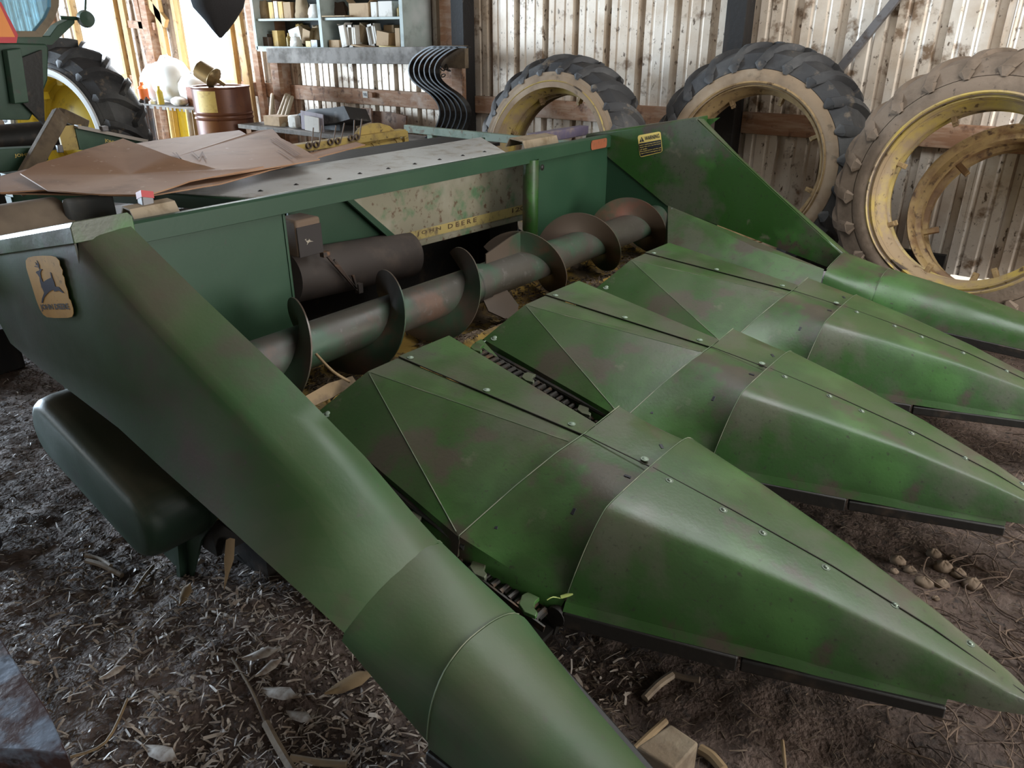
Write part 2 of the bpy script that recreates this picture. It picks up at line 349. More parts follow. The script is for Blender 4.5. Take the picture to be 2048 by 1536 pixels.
def fh(x, y):
    z = .022*noise.noise(Vector((x*1.1, y*1.1, 0))) + .012*noise.noise(Vector((x*4, y*4, 3))) 
    near = max(0., 1-max(0, y-2.2)/1.5)
    z += near*(.010*noise.noise(Vector((x*9, y*9, 9))) + .010*noise.noise(Vector((x*20, y*20, 5))) + .007*noise.noise(Vector((x*41, y*41, 1))))
    z += .07*math.exp(-(((x+1.75)/.45)**2 + ((y-.98)/.3)**2))     # chaff heaped by the end plate
    return z - .012
def axis_steps(lo, hi, a, b, fine, coarse):
    out = []; x = lo
    while x < hi: out.append(x); x += fine if a <= x < b else coarse
    out.append(hi); return out
gx = axis_steps(XL-4, XR+1, -5.2, 1.6, .022, .4); gy = axis_steps(YF-4, YW+.2, -.3, 5.2, .022, .4)
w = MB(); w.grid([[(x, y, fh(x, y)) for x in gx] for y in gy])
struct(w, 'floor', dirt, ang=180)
w = MB(); w.box((-5, 25, -.15), (90, 38, .1)); w.box((-5, -30, -.15), (90, 37, .1)); w.box((-35, -1, -.15), (31, 30, .1))
tag(w.build('ground', mat('outside_gravel', (.50, .41, .30), rough=.9)), 'pale gravel yard outside the shed windows', 'ground', kind='structure')

# posts, girts and braces of the back wall
tn = [0]
def trim(mb, m, **kw):
    tn[0] += 1; return struct(mb, 'trim_%d' % tn[0], m, **kw)
for x in (-5.02, -2.42, .3):
    w = MB(); w.box((x, YW-.10, TOPZ/2), (.15, .15, TOPZ)); trim(w, lumber_dark, bevel=.006)
w = MB(); w.box((-5.19, YW-.09, TOPZ/2), (.15, .10, TOPZ)); trim(w, lumber, bevel=.005)
for x in (-7.75, -10.35, -13.2):
    w = MB(); w.box((x, YW-.08, TOPZ/2), (.15, .14, TOPZ)); trim(w, lumber, bevel=.005)
for z in (1.04, 2.62):                                    # girts between the posts
    for a, b in ((-15.4, -12.6), (-11.2, -10.43), (-8.6, -7.83), (-7.67, -5.28), (-4.94, -2.5), (-2.34, .22), (.38, 5.4)):
        w = MB(); w.box(((a+b)/2, YW-.025, z), (b-a, .045, .15)); trim(w, lumber, bevel=.004)
w = MB(); w.box((-8.1, YW-.03, .16), (14.6, .05, .24)); trim(w, lumber_dark)
w = MB(); w.bar(W(-1.33, YW-.05, .32), W(-1.78, YW-.05, -.36), .05, .05, up=(0, 1, 0)); w.bar(W(-1.33, YW-.05, .32), W(.2, YW-.05, 1.75), .05, .05, up=(0, 1, 0))
trim(w, grey_steel)
# rough lumber between and beside the windows
for a, b, m, wd in ((( -10.95, 2.5), (-10.95, .1), lumber_y, .12), ((-10.1, 2.5), (-10.05, .1), lumber_y, .14), ((-10.7, 2.35), (-9.95, 1.75), lumber_y, .12),
                    ((-10.85, 1.75), (-10.2, 1.72), lumber, .09), ((-10.6, 2.4), (-10.5, 1.2), lumber, .10), ((-8.45, 2.6), (-8.35, .1), lumber_y, .12),
                    ((-8.2, 2.6), (-8.12, .1), lumber, .10), ((-11.0, 2.2), (-10.4, 2.5), lumber, .10)):
    w = MB(); w.bar((a[0], YW-.09, a[1]), (b[0], YW-.09, b[1]), wd, .05, up=(0, 1, 0)); trim(w, m, bevel=.004)
for i, (a, b) in enumerate(WIN):
    w = MB(); t = .07
    for c, d in ((((a+b)/2, WZ0+t/2), (b-a, t)), (((a+b)/2, WZ1-t/2), (b-a, t)), ((a+t/2, (WZ0+WZ1)/2), (t, WZ1-WZ0-2*t)), ((b-t/2, (WZ0+WZ1)/2), (t, WZ1-WZ0-2*t))):
        w.box((c[0], YW-.01, c[1]), (d[0], .09, d[1]))
    f = struct(w, 'window_%d' % (i+1), lumber_y, bevel=.004)
    g = MB(); g.box(((a+b)/2, YW+.01, (WZ0+WZ1)/2), (b-a-2*t, .004, WZ1-WZ0-2*t)); g.build('window_pane', pane, f, smooth=False)
    g = MB(); g.box(((a+b)/2, YW-.09, WZ0-.02), (b-a+.1, .12, .035)); g.build('window_sill', lumber, f, bevel=.004)

# ------------------------------------------------------------------ wheels leaning on the wall
def make_wheel(R, wd, tread_m, side_m, rim_m, lugs, clamps, seed=0, worn=1.):
    """front face of the wheel at local y=0, axis +Y, centre at the origin"""
    Rb = R*.655; rb = .512
    root = bpy.data.objects.new('farm_wheel', None); COL.objects.link(root)
    rnd = random.Random(seed)
    s = MB()                                     # the two sidewalls
    for sg, y0 in ((1, 0), (-1, wd)):
        prof = [(Rb*.985+.10, .012), (Rb+.075, .0), (Rb+.03, -.008), (Rb-.005, .004), (rb+.045, .012), (rb+.008, .03), (rb-.012, .055)]
        prof = [(r, y0 + sg*h) for r, h in prof]
        s.lathe(prof, (0, 0, 0), (0, 1, 0), 96)
    s.build('sidewall', side_m, root, ang=60, solid=.012, off=0)
    t = MB()                                     # tread carcass with moulded bars
    prof = [(Rb+.095, .012), (R-.085, .045), (R-.05, .11), (R-.04, wd/2), (R-.05, wd-.11), (R-.085, wd-.045), (Rb+.095, wd-.012)]
    t.lathe(prof, (0, 0, 0), (0, 1, 0), 96)
    def P(q, y, r): return Vector((r*math.sin(q), y, r*math.cos(q)))
    def prad(y):
        y = min(y, wd-y); pts = [(.0, R-.15), (.03, R-.105), (.075, R-.068), (.13, R-.047), (wd/2, R-.042)]
        for (a, ra), (b, rb_) in zip(pts, pts[1:]):
            if y <= b: return ra + (rb_-ra)*(y-a)/(b-a)
        return R-.042
    for k in range(lugs):
        for side in (0, 1):
            q0 = 2*PI*(k + .5*side)/lugs; rows = []
            for i in range(7):
                u = i/6; y = lerp(.006, wd*.60, u); q = q0 + .235*u
                hh = lerp(.014, .042, min(1, u*2.4))*worn; hw = lerp(.028, .017, u)/R; b = prad(y) - .004
                y2 = y if side == 0 else wd - y
                rows.append([P(q-hw*1.7, y2, b), P(q-hw, y2, b+hh), P(q+hw, y2, b+hh), P(q+hw*1.7, y2, b)])
            t.grid(rows); t.quad(*rows[0]); t.quad(*rows[-1])
            # shoulder end of the bar, running down onto the sidewall
            y0_ = .006 if side == 0 else wd-.006; hw = .03/R
            a = [P(q0-hw*1.7, y0_, prad(0)), P(q0-hw, y0_, prad(0)+.014*worn), P(q0+hw, y0_, prad(0)+.014*worn), P(q0+hw*1.7, y0_, prad(0))]
            c = [P(q0-hw*.6, y0_, Rb+.085), P(q0-hw*.3, y0_-.012*(1 if side == 0 else -1), Rb+.085), P(q0+hw*.3, y0_-.012*(1 if side == 0 else -1), Rb+.085), P(q0+hw*.6, y0_, Rb+.085)]
            t.grid([a, c])
    t.build('tread', tread_m, root, ang=30)
    r = MB()
    prof = [(rb+.012, -.004), (rb+.022, .004), (rb+.012, .02), (rb-.004, .012), (rb-.010, .05), (rb-.022, .10), (rb-.045, .115), (rb-.05, .15), (rb-.028, .165), (rb-.028, wd-.165), (rb-.05, wd-.15), (rb-.045, wd-.115), (rb-.02, wd-.09), (rb-.004, wd-.012), (rb+.02, wd)]
    r.lathe(prof, (0, 0, 0), (0, 1, 0), 96)
    r.build('rim', rim_m, root, ang=50, solid=.01, off=0)
    for k in range(clamps):
        q = 2*PI*(k+.37)/clamps; c = MB(); n = P(q, 0, 1); tt = n.cross(Vector((0, 1, 0)))
        Rm = Matrix((tt, Vector((0, 1, 0)), n)).transposed()
        c.box(P(q, wd*.42, rb-.062), (.026, .05, .045), Rm); c.box(P(q, wd*.40, rb-.085), (.03, .016, .03), Rm)
        c.build('rim_clamp', rim_t, root, bevel=.003)
    return root
WH = [  # centre of the front face, lean, turn, R, materials
    ((-3.50, 4.92), .2, 0., .755, rubber, rubber_tan, rim_y, 'black-lugged tractor tyre with yellow rim on the tin wall, farthest left of the three leaning'),
    ((-2.06, 5.25), .10, 0., .80, rubber, rubber_tan, rim_t, 'black-lugged tractor tyre with dusty tan rim, middle of the three, before the dark post'),
    ((-.63, 4.86), .2, -.1, .80, rubber_mud, rubber_mud, rim_y, 'mud-caked tan tractor tyre with yellow rim, rightmost of the three leaning on the wall')]
for i, ((x, y), lean, yaw, R, tm, sm, rm, lab) in enumerate(WH):
    wd = .36
    o = make_wheel(R, wd, tm, sm, rm, 22, 8, i, worn=.7 if i == 2 else 1.)
    z = R*math.cos(lean) + wd*math.sin(lean) - .01
    o.rotation_euler = (-lean, 0, yaw); o.location = (x, y, z)
    if i == 0: o.rotation_euler = (-lean, .05, yaw)
    tag(o, lab, 'tyre', 'tractor tyres leaning on the wall')
# spare rim standing behind the third wheel
r = MB(); rb = .50
r.lathe([(rb+.015, -.006), (rb+.02, .004), (rb, .02), (rb-.012, .06), (rb-.04, .07), (rb-.045, .10), (rb-.02, .115), (rb-.03, .2), (rb-.055, .215), (rb-.055, .25), (rb-.01, .28), (rb+.015, .30)], (0, 0, 0), (0, 1, 0), 96)
sp = thing('spare_rim', 'bare rusty yellow steel rim standing inside and behind the mud-caked wheel', 'wheel rim', (-.40, 5.18, .0))
o = r.build('rim_ring', rim_rust, None, ang=50, solid=.01, off=0); o.parent = sp
for k in range(6):
    q = 2*PI*(k+.15)/6; n = Vector((math.sin(q), 0, math.cos(q))); tt = n.cross(Vector((0, 1, 0)))
    c = MB(); c.box(n*(rb-.09) + Vector((0, .13, 0)), (.035, .03, .10), Matrix((tt, Vector((0, 1, 0)), n)).transposed())
    c = c.build('rim_clamp', rim_rust, None, bevel=.003); c.parent = sp
sp.rotation_euler = (-.42, 0, -.06); sp.location = (-.485, 5.32, .70)
# plank that props the spare rim off the dirt
w = MB(); w.bar((-.95, 5.43, .06), (.15, 5.40, .06), .34, .12); one(w, 'timber', block_m, 'squared timber lying under the spare rim by the wall', 'timber', bevel=.01)
w = MB(); w.bar((-.12, 5.62, .30), (.5, 5.62, 1.15), .14, .04, up=(0, 1, 0)); one(w, 'board', lumber, 'reddish brown board slanting up inside the mud-caked wheel', 'board', bevel=.004)
# ------------------------------------------------------------------ the corn head
head = thing('corn_header', 'green four-row corn head with pointed snouts, auger trough and yellow running-deer decal on its end', 'harvester head', (-1.3, 2.68, 0))
YA, SP = 0., .914
brown_black = mat('dirty_seam', (.014, .011, .008), rough=.9)
bolt_g = mat('dusty_bolt', (.14, .17, .13), rough=.35, metal=.4)
green_crease = mat('worn_green_edge', (.08, .11, .06), [((.16, .17, .11), 9, .5, .6, 4)], rough=.5)

def strip_loft(mb, secs, n=1):                    # secs: list of sections, same number of points; n subdivisions
    rows = []
    for a, b in zip(secs, secs[1:]):
        for k in range(n): rows.append([Vector(p).lerp(Vector(q), k/n) for p, q in zip(a, b)])
    rows.append([Vector(p) for p in secs[-1]]); mb.grid(rows)
def bolt(p, n, parent, r=.008, m=None, h=.005):
    b = MB(); b.lathe([(r*1.5, -.001), (r*1.5, .0012), (r*.98, .0014)], p, n, 12); b.dome(Vector(p) + Vector(n).normalized()*.0012, n, r, h, 12, 3)
    return b.build('bolt', m or bolt_m, parent)

def make_row_divider(dy):
    D = lambda x, y, z: W(x, y + dy, z)
    # hood: flat ridge with triangular flares, back edge folded down
    h = MB()
    bl, bp, br = D(-2.0, 1.46, -1.205), D(-1.905, 1.635, -1.076), D(-1.90, 2.052, -1.073)
    bs = D(-1.902, 1.782, -1.072)
    fl, fm, fr = D(-1.215, 1.325, -1.296), D(-1.10, 1.73, -1.132), D(-1.10, 1.845, -1.116); fs = D(-1.10, 1.775, -1.126)
    mid = D(-1.175, 1.46, -1.235)
    h.quad(bp, bs, fs, fm)
    h.quad(bp, fm, fl); h.quad(bp, fl, bl)
    h.quad(fl, bl, bl + Vector((-.0, -.012, -.06)), fl + Vector((0, -.012, -.06)))                  # left lip
    lip = [bl + Vector((-.0, -.03, -.10)), D(-2.06, 1.40, -1.28), D(-1.975, 1.60, -1.20), D(-1.97, 1.80, -1.18), D(-1.97, 2.05, -1.18)]
    hood = h.build('row_hood', green, head, ang=3, solid=.004)
    for a_, b_ in ((bp, fm), (bp, fl)):          # paint worn along the creases
        l = MB(); l.tube([a_.lerp(b_, .02) + Vector((0, 0, -.0005)), a_.lerp(b_, .97) + Vector((0, 0, -.0005))], .0022, 6); l.build('crease', green_crease, hood)
    # back apron that slopes down into the trough
    a = MB(); a.quad(bl, bp, lip[2] + Vector((-.02, 0, .03)), D(-2.08, 1.48, -1.27)); a.quad(bp, bs, lip[3], lip[2]+Vector((-.02, 0, .03))); a.quad(bs, br, lip[4], lip[3])
    a.build('back_apron', green_in, hood, ang=12, solid=.004)
    # separate right-hand hood sheet lapped over the left one
    up = Vector((0, 0, .006))
    r = MB(); r.quad(bs + up, br + up, fr + up, fs + up); r.quad(br + up, fr + up, D(-1.10, 1.88, -1.28), D(-1.93, 2.08, -1.24))
    r.build('right_hood_sheet', green, hood, ang=20, solid=.004)
    # small folded ear at the low back corner
    e = MB(); e.quad(bl + Vector((.004, -.012, .004)), D(-1.99, 1.40, -1.20), D(-2.035, 1.37, -1.27), D(-1.90, 1.345, -1.29), D(-1.83, 1.385, -1.245))
    e.build('corner_ear', green, hood, solid=.004)
    # middle panel between hood and snout
    m = MB(); q = .004
    A = [D(-1.22, 1.325, -1.40), fl + Vector((0, 0, q)), D(-1.165, 1.52, -1.205), D(-1.12, 1.66, -1.142), fs + Vector((-.0, 0, q)), D(-1.10, 1.99, -1.109), D(-1.10, 2.03, -1.19), D(-1.10, 2.05, -1.34)]
    B = [D(-.93, 1.37, -1.47), D(-.90, 1.388, -1.405), D(-.875, 1.475, -1.245), D(-.865, 1.60, -1.165), D(-.86, 1.775, -1.163), D(-.86, 1.965, -1.148), D(-.86, 2.06, -1.22), D(-.86, 2.13, -1.38)]
    A = [A[i].lerp(A[i+1], k/3) for i in range(len(A)-1) for k in range(3)] + [A[-1]]; B = smoothcurve(B, 3)
    A[3] = Vector(A[3]); strip_loft(m, [A, B], 4)
    mp = m.build('middle_panel', green, hood, ang=40, solid=.004)
    # raised seam strip on hood and mid panel (a thin dark lap line)
    for s0, s1 in ((bs, fs), (fs + Vector((.0, 0, .002)), D(-.865, 1.772, -1.153))):
        l = MB(); l.bar(s0 + up*.9, s1 + up*.9, .0032, .002); l.build('lap_seam', brown_black, hood, smooth=False)
    # light trim along the lap of middle panel over hood
    l = MB(); l.tube([p + Vector((-.002, 0, .003)) for p in A[1:16]], .0016, 6); l.build('lap_edge', green_crease, hood)
    # snout
    def sec(x, cy, hw, top, bot, xb):
        pts = [(-1.0, bot), (-.93, lerp(bot, top, .29)), (-.82, lerp(bot, top, .62)), (-.70, lerp(bot, top, .86)), (-.56, lerp(bot, top, .955)), (0, top), (.42, lerp(bot, top, .99)), (.62, lerp(bot, top, .90)), (.80, lerp(bot, top, .66)), (.92, lerp(bot, top, .34)), (1., bot)]
        o = []
        for u, z in pts: o.append(D(x + xb*max(0, (top-z)/(top-bot+1e-6)), cy + u*hw, z))
        return smoothcurve(o, 3)
    s = MB()
    ss = [sec(-.862, 1.79, .405, -1.143, -1.40, -.03), sec(-.60, 1.785, .315, -1.187, -1.405, -.03), sec(-.33, 1.78, .215, -1.243, -1.415, -.04), sec(-.08, 1.775, .125, -1.312, -1.42, -.02), sec(.09, 1.772, .058, -1.372, -1.428, -.01), sec(.15, 1.772, .02, -1.398, -1.43, 0)]
    strip_loft(s, ss, 3)
    sn = s.build('snout', green, hood, ang=60, solid=.005)
    l = MB(); l.tube([p + Vector((-.003, 0, .0005)) for p in ss[0][1:-8]], .0015, 6); l.build('snout_edge', green_crease, hood)
    sm = MB(); pts = [D(-.857, 1.77, -1.146), D(-.60, 1.765, -1.188), D(-.33, 1.765, -1.243), D(-.08, 1.765, -1.311), D(.13, 1.768, -1.39)]
    for a_, b_ in zip(pts, pts[1:]): sm.bar(a_ + Vector((0, 0, .001)), b_ + Vector((0, 0, .001)), .0028, .002)
    sm.build('snout_seam', brown_black, sn, smooth=False)
    for px in ((1339, 961), (1447, 1020), (1526, 1066), (1652, 1135), (1790, 1210), (1940, 1287)):
        p, n = px_hit(sn, *px)
        if p is not None: bolt(p, (.2, 0, 1), hood, .0075, bolt_g)
    # lower flange and wear rails under the left edge of the snout
    f = MB(); e0 = [ss[i][0] for i in (0, 1, 2, 3)]; e0[3] = e0[2].lerp(ss[4][0], .8); 
    f.grid([[p + Vector((0, 0, .004)) for p in e0], [p + Vector((0, -.012, -.022)) for p in e0]]); f.build('bottom_flange', green, hood, solid=.003)
    for x0, x1 in ((0, .49), (.50, 1.0)):
        rr = MB(); a0 = e0[0].lerp(e0[-1], x0); a1 = e0[0].lerp(e0[-1], x1)
        rr.bar(a0 + Vector((0, -.004, -.045)), a1 + Vector((0, -.004, -.045 if x0 == 0 else -.03)), .03, .048 if x0 == 0 else .034); rr.build('wear_rail', dark_steel, hood, bevel=.004)
    rr = MB(); rr.tube([e0[0] + Vector((-.02, -.02, -.045)), e0[0] + Vector((-.02, .02, -.045))], .03, 16); rr.build('rail_pivot', dark_steel, hood)
    # slot holes in the middle panel
    for px in ((993, 1052), (1147, 1023), (1255, 953), (1323, 893), (1392, 1)):
        p, n = px_hit(mp, *px)
        if p is None: continue
        if n.z < 0: n = -n
        k = MB(); Rn = n.to_track_quat('Z', 'X').to_matrix(); k.box(p + n*.001, (.020, .010, .002), Rn); k.build('slot_hole', black_ink, hood, bevel=.0015)
    bolt(bl + Vector((.05, .02, .012)), (0, -.4, 1), hood, .012, green_light)
    bolt(D(-1.99, 1.45, -1.215), (-.6, -.3, .8), hood, .010, green_light)
    for x, y, z in ((-1.86, 1.80, -1.066), (-1.50, 1.795, -1.09), (-1.16, 1.80, -1.112)): bolt(D(x, y, z), (0, 0, 1), hood, .008, green_light, .003)
    bolt(D(-.90, 1.80, -1.146), (.1, 0, 1), hood, .008, green_light, .003)
    return hood
first = make_row_divider(0)
for k in (1, 2):
    c = copy_tree(first, head); c.location = (0, SP*k, 0)

# ---- gathering chains in the row slots
def make_chain(dy):
    D = lambda x, y, z: W(x, y + dy, z)
    a, b = Vector((-1.95, -1.20)), Vector((-.93, -1.44)); YS = 2.255
    ch = MB(); n = 34
    for sy in (-.028, .028):
        ch.bar(D(-1.97, YS + sy, -1.205), D(-.91, YS+sy, -1.45), .006, .022)
    for k in range(n):
        t = (k+.5)/n; p = a.lerp(b, t); q = D(p.x, YS, p.y)
        ch.tube([q + Vector((0, -.024, 0)), q + Vector((0, .024, 0))], .010, 8)
        if k % 2: ch.box(q, (.030, .034, .006))
    c = ch.build('gathering_chain', chain_m, head)
    rl = MB(); rl.tube([D(-1.93, 2.335, -1.235), D(-1.20, 2.245, -1.325)], .011, 8); rl.bar(D(-1.95, 2.22, -1.31), D(-.93, 2.22, -1.52), .26, .02); rl.bar(D(-1.95, 2.12, -1.25), D(-.93, 2.12, -1.49), .02, .06); rl.bar(D(-1.95, 2.31, -1.27), D(-.92, 2.31, -1.50), .02, .07)
    rl.build('row_unit_frame', dark_steel, c)
    for t in (.04, .30, .56, .80, .97):
        p = a.lerp(b, t); q = D(p.x, YS, p.y)
        pts = [(-.045, 0), (-.03, -.034), (.0, -.05), (.035, -.046), (.03, -.03), (.012, -.022), (.0, .0), (.0, .02), (-.04, .02)]
        f = MB(); f.prism([q + Vector((u, v, .020)) for u, v in pts], (0, 0, .012)); f.build('gathering_finger', green, c, bevel=.002)
    return c
c0 = make_chain(0)
for k in (-1, 1, 2):
    c = copy_tree(c0, head); c.location = (0, SP*k, 0)

# ---- outer dividers: built for the left end, mirrored for the right end about the centre row
YC = 2.685
def outer(mirror):
    def D(x, y, z): return W(x, (2*YC - y) if mirror else y, z)
    o = MB()
    # stations from the raised rear corner to the first joint: section = outer bottom ... ridge ... inner edge ... inner bottom
    def st(x, ob, osh, cr, inn, ib, yo=.80, yc=.90, yi=1.0, yb=None):
        yb = (yi - .003 if mirror else yi + .02) if yb is None else yb
        return [D(x, yo, ob), D(x, yo-.004, lerp(ob, osh, .5)), D(x, yo, osh), D(x, lerp(yo, yc, .35), lerp(osh, cr, .72)), D(x, yc, cr), D(x, lerp(yc, yi, .55), lerp(cr, inn, .4)), D(x, yi, inn), D(x, yb, lerp(inn, ib, .5)), D(x, yb, ib)]
    dx = -.10 if mirror else 0.
    S0 = [D(-1.975, .805, -.975), D(-1.975, .803, -.75), D(-1.975, .805, -.52), D(-1.972, .815, -.46), D(-1.97, .85, -.442), D(-1.97, .90, -.437), D(-1.97, .938, -.436), D(-1.97, .943, -.47), D(-1.97, .943, -.93)]
    def stl(x, ob, yc, zc, yi, zi):
        o_, s_, i_ = Vector((.80, ob)), Vector((yc, zc)), Vector((yi, zi))
        pl = [o_, o_.lerp(s_, .45), o_.lerp(s_, .86), s_ + Vector((-.002, -.006)), s_ + Vector((.018, .012)), s_.lerp(i_, .55) + Vector((0, .006)), i_, Vector((yi+.02, zi-.06)), Vector((yi+.02, zi-.14))]
        return [D(x, p[0], p[1]) for p in pl]
    S1 = stl(-1.76, -1.022, .858, -.66, .985, -.60)
    S2 = stl(-1.53, -1.075, .897, -.825, 1.035, -.768)
    S3 = stl(-1.30, -1.132, .925, -.985, 1.085, -.955)
    if mirror:
        S0 = [D(-2.07, .805, -.975), D(-2.07, .803, -.75), D(-2.07, .805, -.54), D(-2.065, .815, -.48), D(-2.065, .85, -.462), D(-2.065, .90, -.457), D(-2.065, .938, -.456), D(-2.065, .943, -.49), D(-2.065, .943, -.93)]
        S1 = st(-1.83, -1.0, -.70, -.64, -.622, -.98, .80, .88, .942)
        S2 = st(-1.58, -1.06, -.88, -.82, -.796, -1.03, .80, .88, .942)
        S3 = st(-1.34, -1.132, -1.03, -.97, -.962, -1.12, .803, .89, .942)
    S4 = [D(-1.10, .812, -1.205), D(-1.10, .82, -1.17), D(-1.10, .83, -1.15), D(-1.10, .86, -1.13), D(-1.10, .90, -1.12), D(-1.10, .925, -1.118), D(-1.10, .942, -1.125), D(-1.10, .95, -1.15), D(-1.10, .95, -1.2)] if mirror else [D(-1.10, .812, -1.205), D(-1.10, .84, -1.192), D(-1.10, .885, -1.172), D(-1.10, .92, -1.160), D(-1.10, .96, -1.150), D(-1.10, 1.04, -1.140), D(-1.10, 1.12, -1.142), D(-1.10, 1.15, -1.18), D(-1.10, 1.16, -1.25)]
    strip_loft(o, [S0, S1, S2, S3, S4], 3)
    # rear part of the outer side sheet (behind the raised corner)
    o.grid([[D(-2.80, .805, -.62), D(-2.80, .805, -.70), D(-2.66, .805, -.80), D(-2.60, .805, -.88)], [D(-2.4, .803, -.535), D(-2.4, .80, -.66), D(-2.4, .80, -.78), D(-2.40, .803, -.915)], [D(-1.975, .805, -.46), S0[2], S0[1], S0[0]]])
    body = o.build('outer_divider', green_side if mirror else green, head, ang=80, solid=.005)
    if mirror: body.data.materials.clear(); body.data.materials.append(green)
    if not mirror: body.data.materials.clear(); body.data.materials.append(green_div)
    # inner side sheet
    i = MB()
    if mirror: poly = [(-2.065, -.46), (-2.70, -.60), (-2.66, -.72), (-2.20, -.985), (-1.16, -1.205), (-1.10, -1.13), (-1.34, -.966), (-1.58, -.80), (-1.83, -.626)]
    else: poly = [(-1.97, -.45), (-2.66, -.60), (-2.64, -.715), (-2.19, -.985), (-1.95, -1.04), (-1.95, -.95)]
    ys = lambda x: .943 if x < -1.9 else lerp(.943, 1.0 if mirror else 1.0, (x+1.97)/.87)
    i.prism([D(x, (.950 if mirror else .947), z) for x, z in poly], (0, -.004 if mirror else .004, 0)); i.build('inner_side_sheet', green, body, smooth=False)
    # cap rail running back and down from the raised corner
    c = MB()
    for a, b in (((-1.955 + dx, -.412 + dx*.4), (-2.82, -.600)),):
        sec = [(.797, -.052), (.797, -.012), (.806, 0), (.94, 0), (.951, -.012), (.951, -.052)]
        c.grid([[D(a[0], y, a[1] + z) for y, z in sec], [D(b[0], y, b[1] + z) for y, z in sec]])
        c.quad(*[D(a[0], y, a[1] + z) for y, z in sec])
    cp = c.build('cap_rail', green, body, ang=25, solid=.004, bevel=.003)
    # middle joint panel and front snout
    def sec(x, cy, hl, hr, top, bl_, br_, tw=0):
        pts = [(-1, 0, bl_), (-.97, .3, 0), (-.86, .62, 0), (-.62, .87, 0), (-.30, .985, 0), (.0, 1, 0), (.34, .94, 0), (.66, .76, 0), (.9, .42, 0), (1, 0, br_)]
        out = []
        for u, h, _ in pts:
            bot = bl_ if u < 0 else br_
            out.append(D(x, cy + (u*hl if u < 0 else u*hr), lerp(bot, top, h)))
        return smoothcurve(out, 3)
    m = MB()
    if mirror: A = smoothcurve([D(-1.11, .812, -1.235), D(-1.11, .825, -1.19), D(-1.11, .84, -1.15), D(-1.11, .87, -1.125), D(-1.11, .91, -1.116), D(-1.11, .95, -1.112), D(-1.11, 1.08, -1.125), D(-1.11, 1.18, -1.14), D(-1.11, 1.24, -1.17), D(-1.11, 1.26, -1.25)], 3)
    else: A = smoothcurve([D(-1.11, .812, -1.235), D(-1.11, .83, -1.205), D(-1.11, .872, -1.178), D(-1.11, .93, -1.157), D(-1.11, .975, -1.147), D(-1.11, 1.04, -1.137), D(-1.11, 1.10, -1.137), D(-1.11, 1.14, -1.155), D(-1.11, 1.16, -1.20), D(-1.11, 1.17, -1.28)], 3)
    B = sec(-.845, .985, .162, .196, -1.206, -1.40, -1.36) if not mirror else sec(-.845, 1.0, .212, .207, -1.163, -1.41, -1.345)
    strip_loft(m, [A, B], 4); mp = m.build('middle_panel', green_div if not mirror else green, body, ang=60, solid=.005)
    s = MB(); ss = [sec(-.86, .985, .17, .205, -1.198, -1.41, -1.36), sec(-.60, .965, .15, .145, -1.283, -1.45, -1.43), sec(-.33, .935, .12, .095, -1.36, -1.47, -1.465), sec(-.08, .915, .07, .06, -1.43, -1.50, -1.50), sec(.10, .90, .03, .03, -1.48, -1.52, -1.52)]
    if mirror: ss = [sec(-.86, 1.0, .22, .215, -1.155, -1.41, -1.345), sec(-.60, .99, .2, .19, -1.195, -1.43, -1.365), sec(-.33, .985, .17, .16, -1.24, -1.44, -1.385), sec(-.05, .985, .12, .11, -1.30, -1.45, -1.41), sec(.15, .985, .05, .05, -1.38, -1.46, -1.44)]
    strip_loft(s, ss, 3); sn = s.build('snout', green_div if not mirror else green, body, ang=60, solid=.005)
    for q_ in (A[2:-5], ss[0][2:-5]):
        l = MB(); l.tube([p + Vector((-.003 if q_ is not A else -.001, 0, .0008)) for p in q_], .0014, 6); l.build('lap_edge', green_crease, body)
    rr = MB(); rr.bar(ss[0][-1] + Vector((0, 0, -.02)), ss[3][-1] + Vector((0, 0, -.02)), .03, .045); rr.bar(ss[0][0] + Vector((0, 0, -.0)), ss[3][0] + Vector((0, 0, -.0)), .02, .035); rr.build('wear_rail', dark_steel, body, bevel=.004)
    # inner hood beside the first row
    h = MB()
    if mirror:
        p1, p2, p3, p4 = D(-2.13, 1.07, -.962), D(-1.13, 1.19, -1.155), D(-1.08, 1.40, -1.235), D(-1.98, 1.33, -1.17)
        pm = D(-1.5, 1.24, -1.085); h.quad(p1, pm, p4); h.quad(p1, p2, pm); h.quad(pm, p2, p3, p4)
        h.quad(p1, p4, D(-2.0, 1.33, -1.30), D(-2.15, 1.05, -1.30))
    else:
        h.quad(D(-2.13, .98, -1.0), D(-1.13, 1.12, -1.19), D(-1.08, 1.17, -1.30), D(-2.05, 1.15, -1.22))
    h.build('inner_hood', green, body, ang=20, solid=.004)
    for p in ((-2.10, 1.085, -.975), ) if mirror else (): bolt(D(*p), (0, -1, .3), body, .008)
    return body
green_div = mat('green_divider_paint', (.017, .050, .013), [((.025, .08, .028), 1.9, .48, .7, 3), ((.05, .055, .036), 1.6, .48, .66, 5), ((.04, .03, .024), 2.4, .56, .68, 6), ((.04, .04, .033), 40, .64, .8, 3)],
            rough=.50, spec=.4, rvar=.07, bump=.04, bscale=90, dust=((.10, .105, .06), .55))
left = outer(False); right = outer(True)

